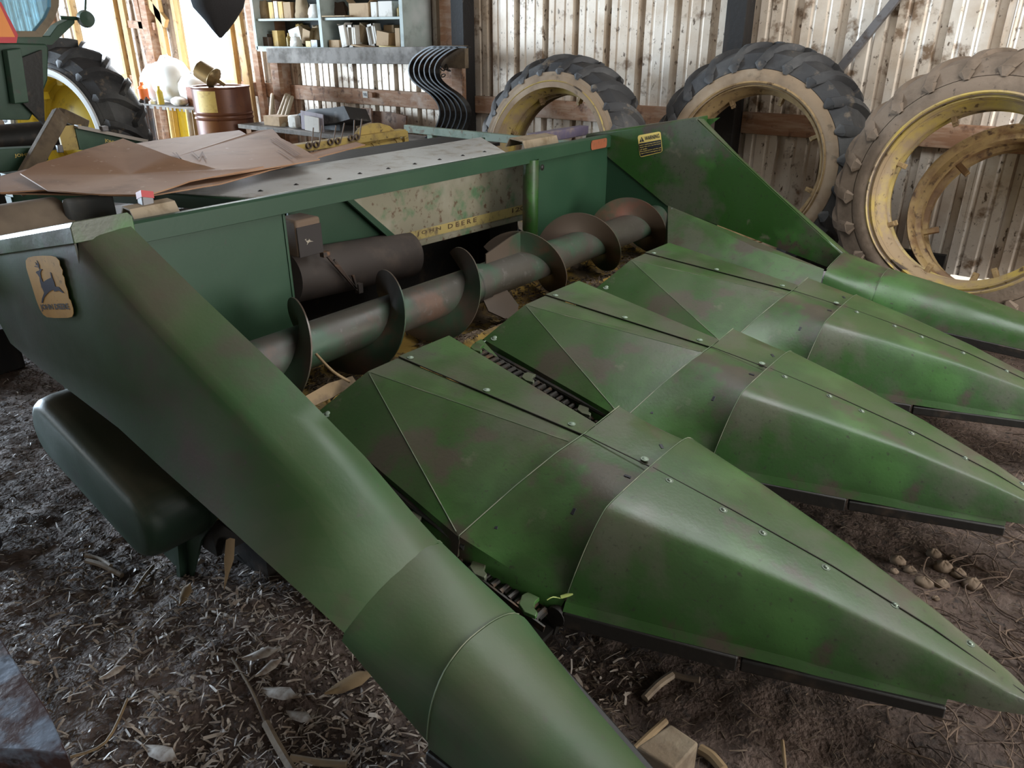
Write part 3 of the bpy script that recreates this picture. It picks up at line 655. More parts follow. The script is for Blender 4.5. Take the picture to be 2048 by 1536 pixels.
# ---- end plates, back sheet, beam, trough
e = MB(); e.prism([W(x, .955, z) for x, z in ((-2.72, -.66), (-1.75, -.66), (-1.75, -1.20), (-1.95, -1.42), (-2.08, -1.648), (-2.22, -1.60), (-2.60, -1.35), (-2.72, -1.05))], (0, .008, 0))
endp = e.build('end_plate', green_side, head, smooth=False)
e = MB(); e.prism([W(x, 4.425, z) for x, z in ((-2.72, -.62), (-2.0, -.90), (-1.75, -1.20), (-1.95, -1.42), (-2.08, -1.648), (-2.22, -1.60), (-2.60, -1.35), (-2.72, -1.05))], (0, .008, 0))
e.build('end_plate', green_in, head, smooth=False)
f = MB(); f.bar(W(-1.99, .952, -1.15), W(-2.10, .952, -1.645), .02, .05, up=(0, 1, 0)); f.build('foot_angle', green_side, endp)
b = MB(); b.box(W(-2.655, 2.69, -.665), (.012, 3.50, .075+.055)); 
b = MB(); sec = [(-2.672, -.64), (-2.668, -.590), (-2.642, -.590), (-2.630, -.598), (-2.630, -.665), (-2.655, -.672)]
b.grid([[W(x, y, z) for x, z in sec] for y in (.95, 4.425)]); b.build('top_beam', green_in, head, smooth=False, solid=.005)
r = MB(); sec = []
p0, p1 = W(-2.625, 4.17, -.60), W(-2.625, 4.365, -.60)
rr = .022; pts = []
for cy, cz, a0 in ((4.345, -.62, 0), (4.195, -.62, 90), (4.195, -.645, 180), (4.345, -.645, 270)):
    for k in range(5):
        q = math.radians(a0 + 90*k/4); pts.append(W(-2.627, cy + .016*math.cos(q), cz + .016*math.sin(q)))
r.prism(pts, (.003, 0, 0)); r.build('reflector', orange_old, head, smooth=False)
for y0, y1, nm in ((.955, 1.90, 'back_sheet'), (3.60, 4.425, 'back_sheet')):
    k = MB(); k.box(W(-2.655, (y0+y1)/2, -.99), (.008, y1-y0, .64)); 
    k.box(W(-2.67, y1 if y0 < 2 else y0, -.99), (.05, .012, .64)); k.build(nm, green_in, head, bevel=.002)
k = MB(); k.lathe([(.045, 0), (.045, .5)], W(-2.65, 3.59, -1.15), (0, 0, 1), 20); k.build('corner_roll', green, head, ang=50)
for y in (1.22, 3.66): bolt(W(-2.62, y, -.70), (1, 0, 0), head, .012, dark_steel)
t = MB(); prof = [(-2.66, -1.24)] + [(-2.28 + .26*math.cos(math.radians(a)), -1.06 + .235*math.sin(math.radians(a))) for a in range(215, 325, 10)] + [(-2.02, -1.26), (-1.93, -1.27), (-1.88, -1.33)]
t.grid([[W(x, y, z) for x, z in prof] for y in (.96, 4.42)]); t.build('trough_floor', trough_m, head, ang=30, solid=.006, off=-1)
t = MB(); t.box(W(-1.93, 2.69, -1.40), (.08, 3.45, .12)); t.box(W(-2.62, 2.69, -1.40), (.12, 3.45, .12)); t.box(W(-2.25, 1.15, -1.48), (.8, .1, .3)); t.box(W(-2.25, 4.2, -1.48), (.8, .1, .3))
for k in range(3): t.bar(W(-2.0, 1.80+k*SP, -1.42), W(-.35, 1.80+k*SP, -1.46), .10, .06); t.box(W(-1.5, 1.80+k*SP, -1.55), (.2, .1, .2))
t.bar(W(-2.0, 1.02, -1.32), W(-.5, 1.0, -1.42), .05, .05); t.bar(W(-2.0, 4.40, -1.40), W(-.5, 4.40, -1.42), .06, .06)
t.build('under_frame', dark_steel, head)

# ---- auger
AX, AZ_ = -2.27, -1.078
a = MB(); a.tube([W(AX, .965, AZ_), W(AX, 4.42, AZ_)], .086, 40); aug = a.build('auger', auger_m, head, ang=40)
def flight(y0, turns0, turns1, pitch, sgn, R=.19):
    f = MB(); n = int(48*(turns1-turns0)); rows = []
    for k in range(n+1):
        th = 2*PI*(turns0 + (turns1-turns0)*k/n); y = y0 + sgn*pitch*th/(2*PI)
        d = Vector((math.sin(th), 0, math.cos(th)))
        rows.append([W(AX, y, AZ_) + d*r for r in (.084, .12, .155, R)])
    f.grid(rows); return f.build('flighting', flight_m, aug, ang=30, solid=.006, off=0)
flight(2.56, -.12, 3.42, .462, -1)
flight(2.99, -.16, 2.62, .535, 1)
p = MB(); p.prism([W(AX, 2.72, AZ_+.08), W(AX, 2.99, AZ_+.08), W(AX, 3.01, AZ_+.19), W(AX, 2.90, AZ_+.175), W(AX, 2.72, AZ_+.13)], (.006, 0, 0)); p.build('paddle', flight_m, aug, smooth=False)
p = MB(); d = Vector((.75, 0, -.66))
pts = [(2.62, .085), (2.60, .15), (2.66, .215), (2.74, .225), (2.80, .18), (2.80, .085)]
p.prism([W(AX, y, AZ_) + d*r + Vector((.0, 0, 0)) for y, r in pts], (.004, 0, .005)); p.build('paddle', flight_m, aug, smooth=False)
p = MB(); p.lathe([(.087, 0), (.091, .005), (.091, .075), (.087, .08)], W(AX, 2.61, AZ_), (0, 1, 0), 40); p.build('joint_collar', auger_m, aug)

# ---- chain-case cover on the left end
c = MB(); yb, yf = .95, .80; A, B, R0 = Vector((-2.62, 0, -1.26+H)), Vector((-2.14, 0, -1.505+H)), .14
A, B = onY(93, 872, .775), onY(257, 1050, .775); R0 = .118
def racetrack(A, B, R, y, n=14):
    d = (B-A); d.y = 0; d.normalize(); nn = Vector((-d.z, 0, d.x)); o = []
    for k in range(n+1):
        q = PI/2 + PI*k/n; o.append(Vector((A.x, y, A.z)) + (d*math.cos(q) + nn*math.sin(q))*R)
    for k in range(n+1):
        q = -PI/2 + PI*k/n; o.append(Vector((B.x, y, B.z)) + (d*math.cos(q) + nn*math.sin(q))*R)
    return o
secs = [racetrack(A, B, R0, .955), racetrack(A, B, R0, .83), racetrack(A, B, R0-.005, .80), racetrack(A, B, R0-.016, .783), racetrack(A, B, R0-.034, .775)]
c.grid([s + [s[0]] for s in secs]); c.quad(*secs[-1])
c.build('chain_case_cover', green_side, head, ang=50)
l = MB(); l.box(onY(195, 862, .93), (.05, .04, .03)); l.tube([onY(182, 850, .92), onY(235, 890, .93)], .008, 8); l.build('latch', dark_steel, head, bevel=.003)
bolt(onY(285, 935, .95), (0, -1, 0), head, .01, dark_steel, .012)

# ---- name decal with the leaping deer on the left end
yd = .7945; Z2 = lambda x, y: onY(x/5.12, 420 + y/5.12, yd)
outl = [(262, 520), (285, 488), (340, 474), (430, 468), (520, 470), (570, 482), (605, 520), (612, 570), (640, 620), (636, 660), (655, 690), (665, 760), (690, 830), (702, 905), (720, 925), (745, 1010), (750, 1060), (735, 1095), (690, 1105), (560, 1106), (480, 1098), (440, 1070), (405, 1010), (370, 920), (330, 790), (295, 680), (268, 590)]
d = MB(); d.prism([Z2(*p) for p in outl], (0, .001, 0)); emb = d.build('deer_decal', gold, left, smooth=False)
deer = [(365, 640), (378, 625), (398, 620), (404, 602), (430, 605), (418, 626), (413, 645), (420, 690), (440, 738), (480, 712), (522, 692), (510, 638), (520, 640), (534, 690), (552, 735), (566, 785), (600, 787), (628, 822), (655, 848), (640, 850), (603, 826), (556, 836), (545, 815), (505, 835), (470, 870), (448, 905), (437, 952), (424, 950), (430, 905), (452, 845), (425, 790), (408, 730), (403, 690), (385, 660)]
yd -= .0012; d = MB()
d.prism([Z2(*p) for p in deer], (0, .0005, 0))
for pl in (((398, 608), (404, 606), (398, 560), (376, 515), (372, 518), (390, 562)), ((398, 590), (398, 582), (352, 574), (354, 582)), ((392, 582), (396, 576), (360, 534), (358, 540)), ((396, 566), (388, 545), (362, 560), (366, 566))):
    d.prism([Z2(*p) for p in pl], (0, .0005, 0))
d.build('leaping_deer', navy_ink, emb, smooth=False)
q0, q1, q2 = Z2(428, 1040), Z2(718, 1034), Z2(424, 975)
text('JOHN DEERE', q0, q1-q0, (q2-q0) - (q1-q0).normalized()*((q2-q0).dot((q1-q0).normalized())), (q1-q0).length, black_ink, 'lettering', emb, .0, .03, (q2-q0).length*.92)

# ---- warning decal on the right divider
yw = 2*YC - .954 - .0012
P = lambda x, y: onY(x, y, yw)
def rrect(a, b, c, d_, r=.12, n=4):
    o = []
    cs = [a, b, c, d_]
    for i in range(4):
        p, pr, nx = cs[i], cs[i-1], cs[(i+1) % 4]; s_, e_ = p.lerp(pr, r), p.lerp(nx, r)
        for k in range(n+1):
            t = k/n; o.append(s_.lerp(p, t).lerp(p.lerp(e_, t), t))
    return o
d = MB(); d.prism(rrect(P(1275, 271), P(1321, 262.5), P(1325, 304), P(1280, 315)), (0, .001, 0)); wd_ = d.build('warning_decal', warn_y, right, smooth=False)
yw -= .0012; d = MB(); d.prism(rrect(P(1277, 287.5), P(1322, 279), P(1323.5, 303), P(1281, 313), .06), (0, .0004, 0)); d.prism([P(1279, 284.5), P(1288.5, 282.8), P(1283, 273.5)], (0, .0004, 0)); d.build('warning_field', black_ink, wd_, smooth=False)
def ltext(s, x0, y0, x1, y1, hgt, m):
    a, b, u = P(x0, y0), P(x1, y1), P(x0, y0-hgt); xd = (b-a); up = Vector((0, 0, 1)); up = up - xd.normalized()*up.dot(xd.normalized())
    text(s, a, xd, up, xd.length, m, 'lettering', wd_, .0006, .02, (u-a).length)
ltext('WARNING', 1290, 281.5, 1319.5, 275.5, 8.5, black_ink)
ltext('!', 1283, 283, 1284.2, 282.8, 6.5, warn_y)
for i, (s, f_) in enumerate((('Rolls in gathering units move', 1.), ('faster than you can let loose', 1.), ('of stalk.', .35), ('Disengage power and shut off', 1.), ('engine before unplugging rolls.', 1.))):
    y = 292.5 + i*4.1; x0 = 1279.5 + i*.45; ltext(s, x0, y, x0 + 41.5*f_, y - 8.2*f_, 2.4, warn_y)
# ------------------------------------------------------------------ machine parked behind the corn head
mc = thing('forage_machine', 'green farm machine with dusty cream top and gold name strip, parked behind the corn head', 'farm machine', (-3.4, 2.9, 0))
t = MB(); ZT = -.625
t.prism([W(-2.83, 1.90, ZT), W(-2.84, 3.60, ZT), W(-3.39, 4.04, ZT), W(-3.31, 1.72, ZT)], (0, 0, -.02)); tp = t.build('top_panel', dusty_top, mc, smooth=False, bevel=.004)
rnd = random.Random(3)
for i in range(9):
    bolt(W(-2.93 - .0*i, 2.0 + i*.19, ZT), (0, 0, 1), mc, .008, dark_steel)
t = MB(); t.bar(W(-2.85, 1.86, -.655), W(-3.6, 1.60, -.655), .03, .055); t.bar(W(-3.3, 1.66, -.66), W(-3.42, 4.1, -.66), .03, .05); t.build('top_rail', green_in, mc, bevel=.003)
XF = -3.0; P = lambda x, y: onX(x, y, XF)
f = MB(); f.prism([P(812, 489), P(1060, 428), P(1068, 318), P(676, 372)], (-.012, 0, 0)); fs = f.build('front_panel', dusty_front, mc, smooth=False)
f = MB(); f.prism([P(812, 489), P(1060, 428), P(1060, 437), P(816, 499)], (-.05, 0, 0)); f.build('lower_lip', dusty_front, mc, smooth=False, bevel=.004)
f = MB(); f.prism([P(812, 489), P(816, 499), P(800, 495), P(664, 374), P(676, 372)], (-.02, 0, 0)); f.build('slanted_edge', green_in, mc, smooth=False)
XF += .001
f = MB(); f.prism([P(804, 468), P(1056, 407), P(1058, 425), P(817, 484)], (.001, 0, 0)); st = f.build('name_strip', gold_old, mc, smooth=False)
XF += .0022
def mtext(s, x0, y0, x1, y1, hgt):
    a, b, u = P(x0, y0), P(x1, y1), P(x0, y0-hgt); text(s, a, b-a, (0, 0, 1), (b-a).length, brown_ink, 'lettering', st, .0004, .02, (u-a).length)
mtext('J O H N', 834, 473.5, 882, 461.5, 9.5); mtext('D E E R E', 896, 458, 953, 443.5, 9.5); mtext('120', 1024, 426, 1049, 419.5, 9.)
XF = -3.06; f = MB(); f.prism([P(575, 402), P(716, 372), P(812, 497), P(700, 506), P(580, 520)], (-.012, 0, 0)); f.build('side_panel', green_in, mc, smooth=False)
r = MB(); r.tube([onX(572, 556, -3.02), onX(815, 508, -3.02)], .125, 32); r.build('roller', tan_steel and mat('brown_roller', (.042, .031, .025), [((.07, .05, .038), 6, .5, .7, 5)], rough=.75), mc)
r = MB()
for a, b in (((648, 505), (716, 582)), ((668, 520), (712, 578)), ((705, 550), (716, 584))): r.bar(onX(*a, -2.87), onX(*b, -2.87), .012, .014, up=(1, 0, 0))
r.box(onX(718, 576, -2.87), (.03, .03, .05)); r.box(onX(650, 508, -2.87), (.03, .04, .025)); r.build('hanger_bracket', rust, mc, bevel=.002)
bx = MB(); bx.box(onX(600, 470, -2.92) + Vector((0, 0, .0)), (.14, .14, .17)); cbx = bx.build('control_box', mat('dusty_brown_plastic', (.13, .085, .055), [((.07, .05, .035), 6, .5, .7, 5)], rough=.8), mc, bevel=.012)
q = onX(600, 470, -2.92); XB = q.x + .0712
f = MB(); f.box((XB, q.y, q.z - .014), (.004, .136, .138)); fp = f.build('box_face', mat('dark_box_face', (.022, .016, .014), rough=.7), cbx, bevel=.004)
f = MB()
dx0, dx1, dy0, dy1 = 350, 660, 515, 955
def em(x, y): return Vector((XB + .0026, q.y - .035 + .05*(x-dx0)/(dx1-dx0), q.z - .03 + .035*(1-(y-dy0)/(dy1-dy0))))
f.prism([em(*p) for p in deer], (.0004, 0, 0)); f.build('box_emblem', mat('pale_emblem', (.3, .26, .2), rough=.7), fp, smooth=False)
b = MB(); b.box((-3.78, 2.85, .42), (.86, 2.3, .84)); b.box((-3.3, 1.8, .3), (.1, .1, .6)); b.box((-3.22, 4.0, .3), (.1, .3, .6)); b.box((-3.45, 2.9, 1.0), (.5, 2.2, .02)); b.build('machine_body', dark_steel, mc)
d = MB(); d.tube([W(-3.22, .35, -.74), W(-3.22, 1.28, -.74)], .165, 40); dr = d.build('canvas_roller', mat('tan_canvas', (.17, .125, .085), [((.11, .08, .055), 4, .5, .7, 5)], rough=.85), mc)
d = MB(); d.box(onX(182, 425, -3.1), (.03, .19, .13)); d.build('rubber_flap', mat('dark_flap', (.045, .045, .042), [((.09, .08, .06), 6, .5, .7, 5)], rough=.7), mc, bevel=.02)
d = MB(); d.box((-3.45, 1.1, .88), (.3, 1.6, .10)); d.box((-3.6, 1.45, .80), (.5, .5, .12)); d.build('lower_frame', dark_steel, mc)
# ribbed post with red ends, standing on a tan angle bracket
d = MB(); a, b_ = onX(289, 384, -2.80), onX(298, 445, -2.76); d.bar(a, b_, .045, .035, up=(1, 0, 0)); sp = one(d, 'marker_post', grey_steel, 'short grey steel post with red ends standing behind the corn head beam', 'post', bevel=.004)
for p, q_ in ((0, .22), (.72, 1.)): 
    e = MB(); e.bar(a.lerp(b_, p) - sp.location, a.lerp(b_, q_) - sp.location, .047, .037, up=(1, 0, 0)); e = e.build('red_end', red_m, None); e.parent = sp
d = MB(); c0_ = onX(262, 434, -2.75); c1_ = onX(352, 416, -2.75); up_ = Vector((0, 0, .045))
d.grid([[c0_ + Vector((.03, 0, -.02)), c0_ + up_*.6, c0_ + up_*.7 + Vector((-.05, 0, 0)), c0_ + Vector((-.09, 0, -.03))], [c1_ + Vector((.03, 0, -.02)), c1_ + up_*.6, c1_ + up_*.7 + Vector((-.05, 0, 0)), c1_ + Vector((-.09, 0, -.03))]])
brk = d.build('beam_bracket', tan_steel, mc, solid=.006, ang=20)
# purple-grey bar and tan cap seen just over the right end of the beam
d = MB(); d.bar(W(-2.95, 4.0, -.60), W(-2.95, 4.6, -.60), .07, .06); d.build('cross_bar', mat('purple_grey_paint', (.10, .08, .12), [((.2, .15, .12), 9, .5, .7, 4)], rough=.6), mc, bevel=.004)
d = MB(); d.grid([[W(-2.86 + x, y, -.60 + z) for x, z in ((.05, -.03), (.03, .02), (-.07, .03), (-.10, -.02))] for y in (3.75, 4.10)]); d.build('pivot_cap', tan_steel, mc, solid=.006, ang=20)

# ---- cardboard sheets
def sheet(name, pts, m, label, z, cen, seg=7, th=.005, seed=0):
    # pts: outline (px, py, height offset); filled as a fan from the centre and displaced a little
    V = [onZ(x, y, z + dz) for x, y, dz in pts]; bm = MB()
    c = onZ(cen[0], cen[1], z + cen[2])
    ring = []
    for i in range(len(V)):
        a, b = V[i], V[(i+1) % len(V)]
        k = max(1, int((a-b).length/.07))
        for j in range(k):
            p = a.lerp(b, j/k); p.z += .002*noise.noise(p*14 + Vector((seed, 0, 0))); ring.append(p)
    ring.append(ring[0]); rows = []
    for s_ in range(seg+1):
        t = s_/seg
        rows.append([c.lerp(p, t) + Vector((0, 0, -.003*t*(1-t) + .0015*noise.noise(c.lerp(p, t)*3 + Vector((seed, 4, 0)))*t)) for p in ring])
    bm.grid(rows)
    return one(bm, name, m, label, 'cardboard', 'cardboard sheets on the parked machine', solid=th, off=0, ang=50)
ZC = 1.65-.555
cb = sheet('cardboard_sheet', [(0, 352, 0), (120, 322, 0), (245, 290, .0), (330, 278, 0), (478, 260, 0), (492, 268, 0), (515, 261, .0), (545, 258, .0), (562, 276, .0), (610, 300, 0), (640, 318, 0), (520, 338, 0), (440, 352, 0), (200, 375, 0), (0, 384, 0)], card, 'large flat sheet of brown cardboard with torn far edge, under the peaked one', ZC, (330, 320, 0), seed=1)
ca = sheet('cardboard_sheet', [(246, 277, .085), (340, 312, .055), (432, 338, .02), (528, 333, .02), (380, 362, .012), (300, 389, .01), (180, 388, .01), (95, 380, .012), (40, 346, .03), (75, 327, .05), (150, 305, .07)], card, 'creased brown cardboard sheet with raised peaked corner, on top of the pile', ZC, (260, 348, .022), seed=5)
cc = sheet('cardboard_strip', [(0, 386, -.012), (300, 391, -.012), (440, 367, -.012), (730, 289, -.012), (712, 284, -.012), (430, 351, -.012), (200, 380, -.012), (0, 380, -.012)], card, 'long narrow cardboard strip between the top panel and the big sheet', ZC, (420, 356, -.012), seed=9, seg=2)
e = MB(); a, b = onZ(300, 390, ZC + .012), onZ(528, 334, ZC + .02)
for x0, y0, x1, y1 in ((345, 305, 362, 318), (362, 318, 352, 305), (383, 302, 398, 316), (398, 316, 405, 303), (405, 305, 412, 318), (541, 278, 592, 312), (546, 277, 597, 311), (551, 276, 600, 309), (556, 300, 584, 318)):
    e.bar(onZ(x0, y0, ZC + .008), onZ(x1, y1, ZC + .008), .006, .001)
e.v = [p - cb.location for p in e.v]; e = e.build('pen_marks', mat('pen_brown', (.16, .08, .045), rough=.8), None, smooth=False); e.parent = cb

# ---- yellow hay pickup reel behind it
PX = -4.35; P = lambda x, y: onX(x, y, PX)
rl = thing('pickup_reel', 'yellow hay pickup reel with spring teeth and half-round end plate, behind the dusty top panel', 'machine part', (P(700, 300).x, P(700, 300).y, 0))
d = MB(); d.prism([P(*p) for p in ((708, 288), (712, 270), (722, 256), (740, 247), (760, 246), (780, 252), (796, 266), (806, 284), (800, 292))], (-.03, 0, 0)); d.build('end_plate', dull_y, rl, smooth=False, bevel=.004)
d = MB(); d.bar(P(560, 301), P(806, 265), .05, .075, up=(1, 0, 0)); d.build('reel_bar', dull_y, rl, bevel=.004)
d = MB(); d.tube([P(680, 308), P(800, 285)], .028, 14)
for x, y in ((702, 303), (742, 296), (788, 287)): d.tube([P(x, y), P(x+6, y-1)], .036, 14)
d.build('reel_tube', dull_y, rl)
d = MB(); d.bar(P(806, 262), P(810, 300), .04, .06, up=(1, 0, 0)); d.build('reel_bracket', dull_y, rl)
for x in (640, 790): d = MB(); d.box((PX-.1, P(x, 300).y, .42), (.12, .12, .84)); d.build('reel_stand', dull_y, rl)
for (cx, cy), (tx, ty) in zip(((608, 290), (623, 288), (651, 283), (666, 281), (692, 275), (704, 273)), ((617, 254), (634, 250), (662, 250), (679, 245), (699, 239), (714, 237))):
    d = MB(); c = P(cx, cy) + Vector((.04, 0, 0))
    pts = [c + Vector((.0 + .02*k/16, .018*math.cos(k*PI/4), .018*math.sin(k*PI/4))) for k in range(17)] + [P(tx, ty) + Vector((.05, 0, 0))]
    d.tube(pts, .0045, 6); d.build('spring_tooth', mat('rusty_wire', (.12, .08, .055), rough=.6) if 'rusty_wire' not in bpy.data.materials else bpy.data.materials['rusty_wire'], rl)
d = MB(); d.bar(W(-4.9, 4.85, -.74), W(-2.95, 4.8, -.74), .05, .06); d.box((-4.6, 4.85, .44), (.06, .06, .88)); d.box((-3.2, 4.8, .44), (.06, .06, .88))
one(d, 'green_rail', green_light, 'thin green rail running behind the machine below the first wheel', 'rail', bevel=.004)

# ------------------------------------------------------------------ bench under the cabinet, with its odds and ends
YB = 5.0; zb = onY(650, 262, YB).z
wb = thing('workbench', 'low plank bench below the wall cabinet, loaded with cartons and scrap', 'bench', (-6.2, 5.2, 0))
d = MB()
for k in range(3): d.box((-6.1, 4.93 + k*.16, zb-.02), (2.5, .152, .04))
d.build('bench_top', lumber_grey, wb, bevel=.003)
for x in (-7.25, -4.95):
    for y in (4.95, 5.27): d = MB(); d.box((x, y, (zb-.04)/2), (.09, .09, zb-.04)); d.build('leg', lumber, wb, bevel=.004)
P = lambda x, y, Y=YB: onY(x, y, Y)
def onbench(p): return Vector((p.x, p.y, max(p.z, zb)))
# black coal-scoop shaped hood
s = MB(); o_ = [P(574, 243), P(600, 226), P(622, 218), P(660, 216), P(688, 212), P(700, 238), P(672, 246), (P(620, 251))]
c = sum(o_, Vector())/8; low = [Vector((p.x, p.y + .25, zb)) for p in o_]
s.add([p for p in o_] + [Vector((p.x*.0 + c.x + (p.x-c.x)*.9, p.y + .3, p.z - .05)) for p in o_], [[0, 1, 2, 3, 4, 5, 6, 7]] + [[i, (i+1) % 8, (i+1) % 8 + 8, i + 8] for i in range(8)] + [[15, 14, 13, 12, 11, 10, 9, 8]])
s.bar(Vector((c.x, c.y+.2, zb)), Vector((c.x, c.y+.2, c.z)), .3, .2, up=(0, 1, 0))
one(s, 'metal_hood', mat('sooty_metal', (.03, .027, .026), [((.14, .13, .12), 4, .56, .7, 4)], rough=.55), 'sooty dark metal hood lying on the bench under the wall cabinet', 'hood', ang=20)
for pts, m, nm, lab, cat in (
    ([P(622, 245), P(658, 240), P(652, 270), P(618, 272)], lilac, 'card', 'pale lilac card standing against the dark hood', 'card'),
    ([P(629, 268), P(656, 262), P(657, 284), P(632, 288)], box_white, 'white_paper', 'white paper standing below the lilac card', 'paper')):
    d = MB(); xs_ = [p.x for p in pts]; zs_ = [p.z for p in pts]; hh_ = max(zs_)-min(zs_); d.box(((max(xs_)+min(xs_))/2, YB - (.07 if m is lilac else .10), zb + hh_/2 + .001), (max(xs_)-min(xs_), .008, hh_), Matrix.Rotation(.06, 3, 'Y')); one(d, nm, m, lab, cat, smooth=False)
d = MB(); d.box(Vector((P(550, 246).x, YB+.06, zb + (P(550, 232).z-zb)/2)), (.26, .2, P(550, 232).z-zb)); one(d, 'carton', box_tan, 'tan carton on the left end of the low bench', 'box', bevel=.004)
d = MB(); d.box(Vector((P(594, 262).x, YB+.02, zb + .06)), (.14, .14, .12)); one(d, 'jar', box_white, 'whitish tub among the spring teeth', 'tub', bevel=.02)
for i, (x0, y0, x1, y1) in enumerate(((573, 190, 556, 236), (578, 192, 564, 236), (584, 195, 571, 238), (545, 190, 541, 238))):
    a = P(x0, y0, 5.45); b = P(x1, y1, 5.1); b = a.lerp(b, (a.z-zb)/(a.z-b.z)) if b.z > zb else b; b.z = max(b.z, zb)
    d = MB(); d.tube([a, b], .022, 12)
    one(d, 'wooden_stick', mat('pale_stick', (.46, .38, .26), rough=.7) if i == 0 else bpy.data.materials['pale_stick'], ['pale round stick leaning at the left post, leftmost of three together', 'pale round stick, middle one of three leaning together', 'pale round stick, rightmost of three leaning together', 'short pale stick leaning apart, left of the three together'][i], 'stick', 'pale sticks leaning by the cabinet post')
for pts, lab, Y in (([(722, 216), (742, 217), (756, 275), (716, 275)], 'narrow reddish board leaning on the tin wall above the yellow reel', 5.62), ([(744, 222), (778, 224), (812, 232), (812, 285), (748, 282)], 'wide stained brown board leaning on the tin wall behind the yellow reel', 5.68)):
    pp = [onY(x, y, Y) for x, y in pts]; lo = .0
    top = pp[:-2]; d = MB(); d.prism(top + [Vector((pp[-2].x, Y-.1, lo)), Vector((pp[-1].x, Y-.1, lo))], (0, .02, 0)); one(d, 'leaning_board', mat('stained_board', (.26, .15, .10), [((.36, .27, .21), 4, .5, .66, 6), ((.07, .04, .03), 9, .58, .7, 5)], rough=.8) if 'stained_board' not in bpy.data.materials else bpy.data.materials['stained_board'], lab, 'board', smooth=False)

# ---- wooden rack that carries the cabinet, with shanks hung on it
rk = thing('wooden_rack', 'weathered grey plank rack under the pale green wall cabinet', 'rack', (-6.2, 5.4, 0))
d = MB(); d.bar(onY(538, 111, 5.40), onY(917, 111, 5.40), .06, .145); 
d.build('cross_plank', lumber_grey, rk, bevel=.005)
for x in (-7.42, -4.83):
    d = MB(); d.box((x, 5.46, .69), (.13, .05, 1.38)); d.build('post', lumber, rk, bevel=.004)
d = MB(); d.box((-4.80, 5.38, 1.46), (.28, .05, .18)); d.build('end_block', block_m, rk, bevel=.004)
d = MB(); d.bar(W(-7.55, 5.44, -.22), W(-4.75, 5.72, -.22), .05, .10); 
ax = lambda i: i*.062
prof = [(882, 94), (864, 94), (845, 104), (829, 118), (822, 136), (826, 156), (842, 172), (862, 186), (878, 204), (884, 224), (880, 244), (870, 262), (852, 278)]
for i in range(6):
    cen = [onY(*p, 5.22) + Vector((ax(i), .0, .0)) for p in prof]; cen = smoothcurve(cen, 4); m_ = MB(); rows = []
    for k, p in enumerate(cen):
        t = (cen[min(k+1, len(cen)-1)] - cen[max(k-1, 0)]).normalized(); n = Vector((t.z, 0, -t.x)).normalized()
        rows.append([p + n*.006 + Vector((0, .03, 0)), p + n*.006 - Vector((0, .03, 0)), p - n*.006 - Vector((0, .03, 0)), p - n*.006 + Vector((0, .03, 0)), p + n*.006 + Vector((0, .03, 0))])
    m_.grid(rows); m_.quad(*rows[0][:4]); m_.quad(*rows[-1][:4])
    one(m_, 'cultivator_shank', gun_m, 'shiny black S-curved cultivator shank hanging on the grey plank, %s' % ['leftmost of the bundle', 'second from the left', 'third from the left', 'fourth from the left', 'fifth from the left', 'rightmost of the bundle'][i], 'shank', 'black shanks hung under the cabinet', ang=40)
d = MB()
for k in range(9):
    c = onY(872 + (k % 3)*11, 133 + (k//3)*7, 5.36); R3 = Matrix.Rotation(k*1.7, 3, 'X') @ Matrix.Rotation(k*.9, 3, 'Y')
    d.tube([c + R3 @ Vector((.022*math.cos(q*PI/5), .004*k, .016*math.sin(q*PI/5))) for q in range(11)], .005, 6, cap=False)
one(d, 'chain', chain_m, 'coil of chain hung at the right end of the grey plank', 'chain')
d = MB(); a = onY(731, 189, 5.796); d.box(a, (.075, .012, .065)); pl = one(d, 'number_plate', box_white, 'small white 98 plate nailed on the brown wall rail', 'sign', bevel=.002)
tt_ = text('98', a - Vector((.026, .0075, .018)) , (1, 0, 0), (0, 0, 1), .052, black_ink, 'number', None, .0, .03, .036)
for v in tt_.data.vertices: v.co -= pl.location
tt_.parent = pl
d = MB(); d.box(onY(744, 190, 5.778), (.06, .05, .05)); one(d, 'wood_cleat', lumber, 'small brown cleat beside the white number plate', 'cleat', bevel=.004)

# ---- the wall cabinet
YC0 = 5.46; cx0, cx1 = onY(511, 60, YC0).x, onY(807, 90, YC0).x; zc0 = onY(807, 103, YC0).z; zc1 = zc0 + .95; zs = onY(640, 38, YC0).z; xm = onY(643, 60, YC0).x
cab = thing('wall_cabinet', 'pale green open cabinet full of parts cartons, fixed high on the wall', 'cabinet', ((cx0+cx1)/2, 5.65, zc0))
d = MB(); dp = YW - .02 - YC0; ym = YC0 + dp/2
d.box(((cx0+cx1)/2, ym, zc0+.012), (cx1-cx0, dp, .024)); d.box(((cx0+cx1)/2, ym, zc1), (cx1-cx0, dp, .024))
for x in (cx0, cx1, xm): d.box((x, ym, (zc0+zc1)/2), (.022, dp, zc1-zc0+.02))
d.build('carcass', cab_m, cab, bevel=.002)
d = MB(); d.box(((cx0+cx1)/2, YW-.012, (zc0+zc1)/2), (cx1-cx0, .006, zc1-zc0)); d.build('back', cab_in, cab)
for a, b in ((cx0, xm), (xm, cx1)):
    for zz in (zs, zs + .36): d = MB(); d.box(((a+b)/2, ym, zz), (b-a-.03, dp-.03, .022)); d.build('shelf', cab_m, cab, bevel=.002)
for x in (cx0, xm, cx1): d = MB(); d.box((x, YC0-.006, (zc0+zc1)/2), (.045, .012, zc1-zc0+.02)); d.build('face_stile', cab_m, cab, bevel=.002)
d = MB(); d.box(((cx0+cx1)/2, YC0-.006, zc0+.0), (cx1-cx0, .012, .05)); d.build('face_rail', cab_m, cab, bevel=.002)
L0, L1 = zc0+.024, zs+.011
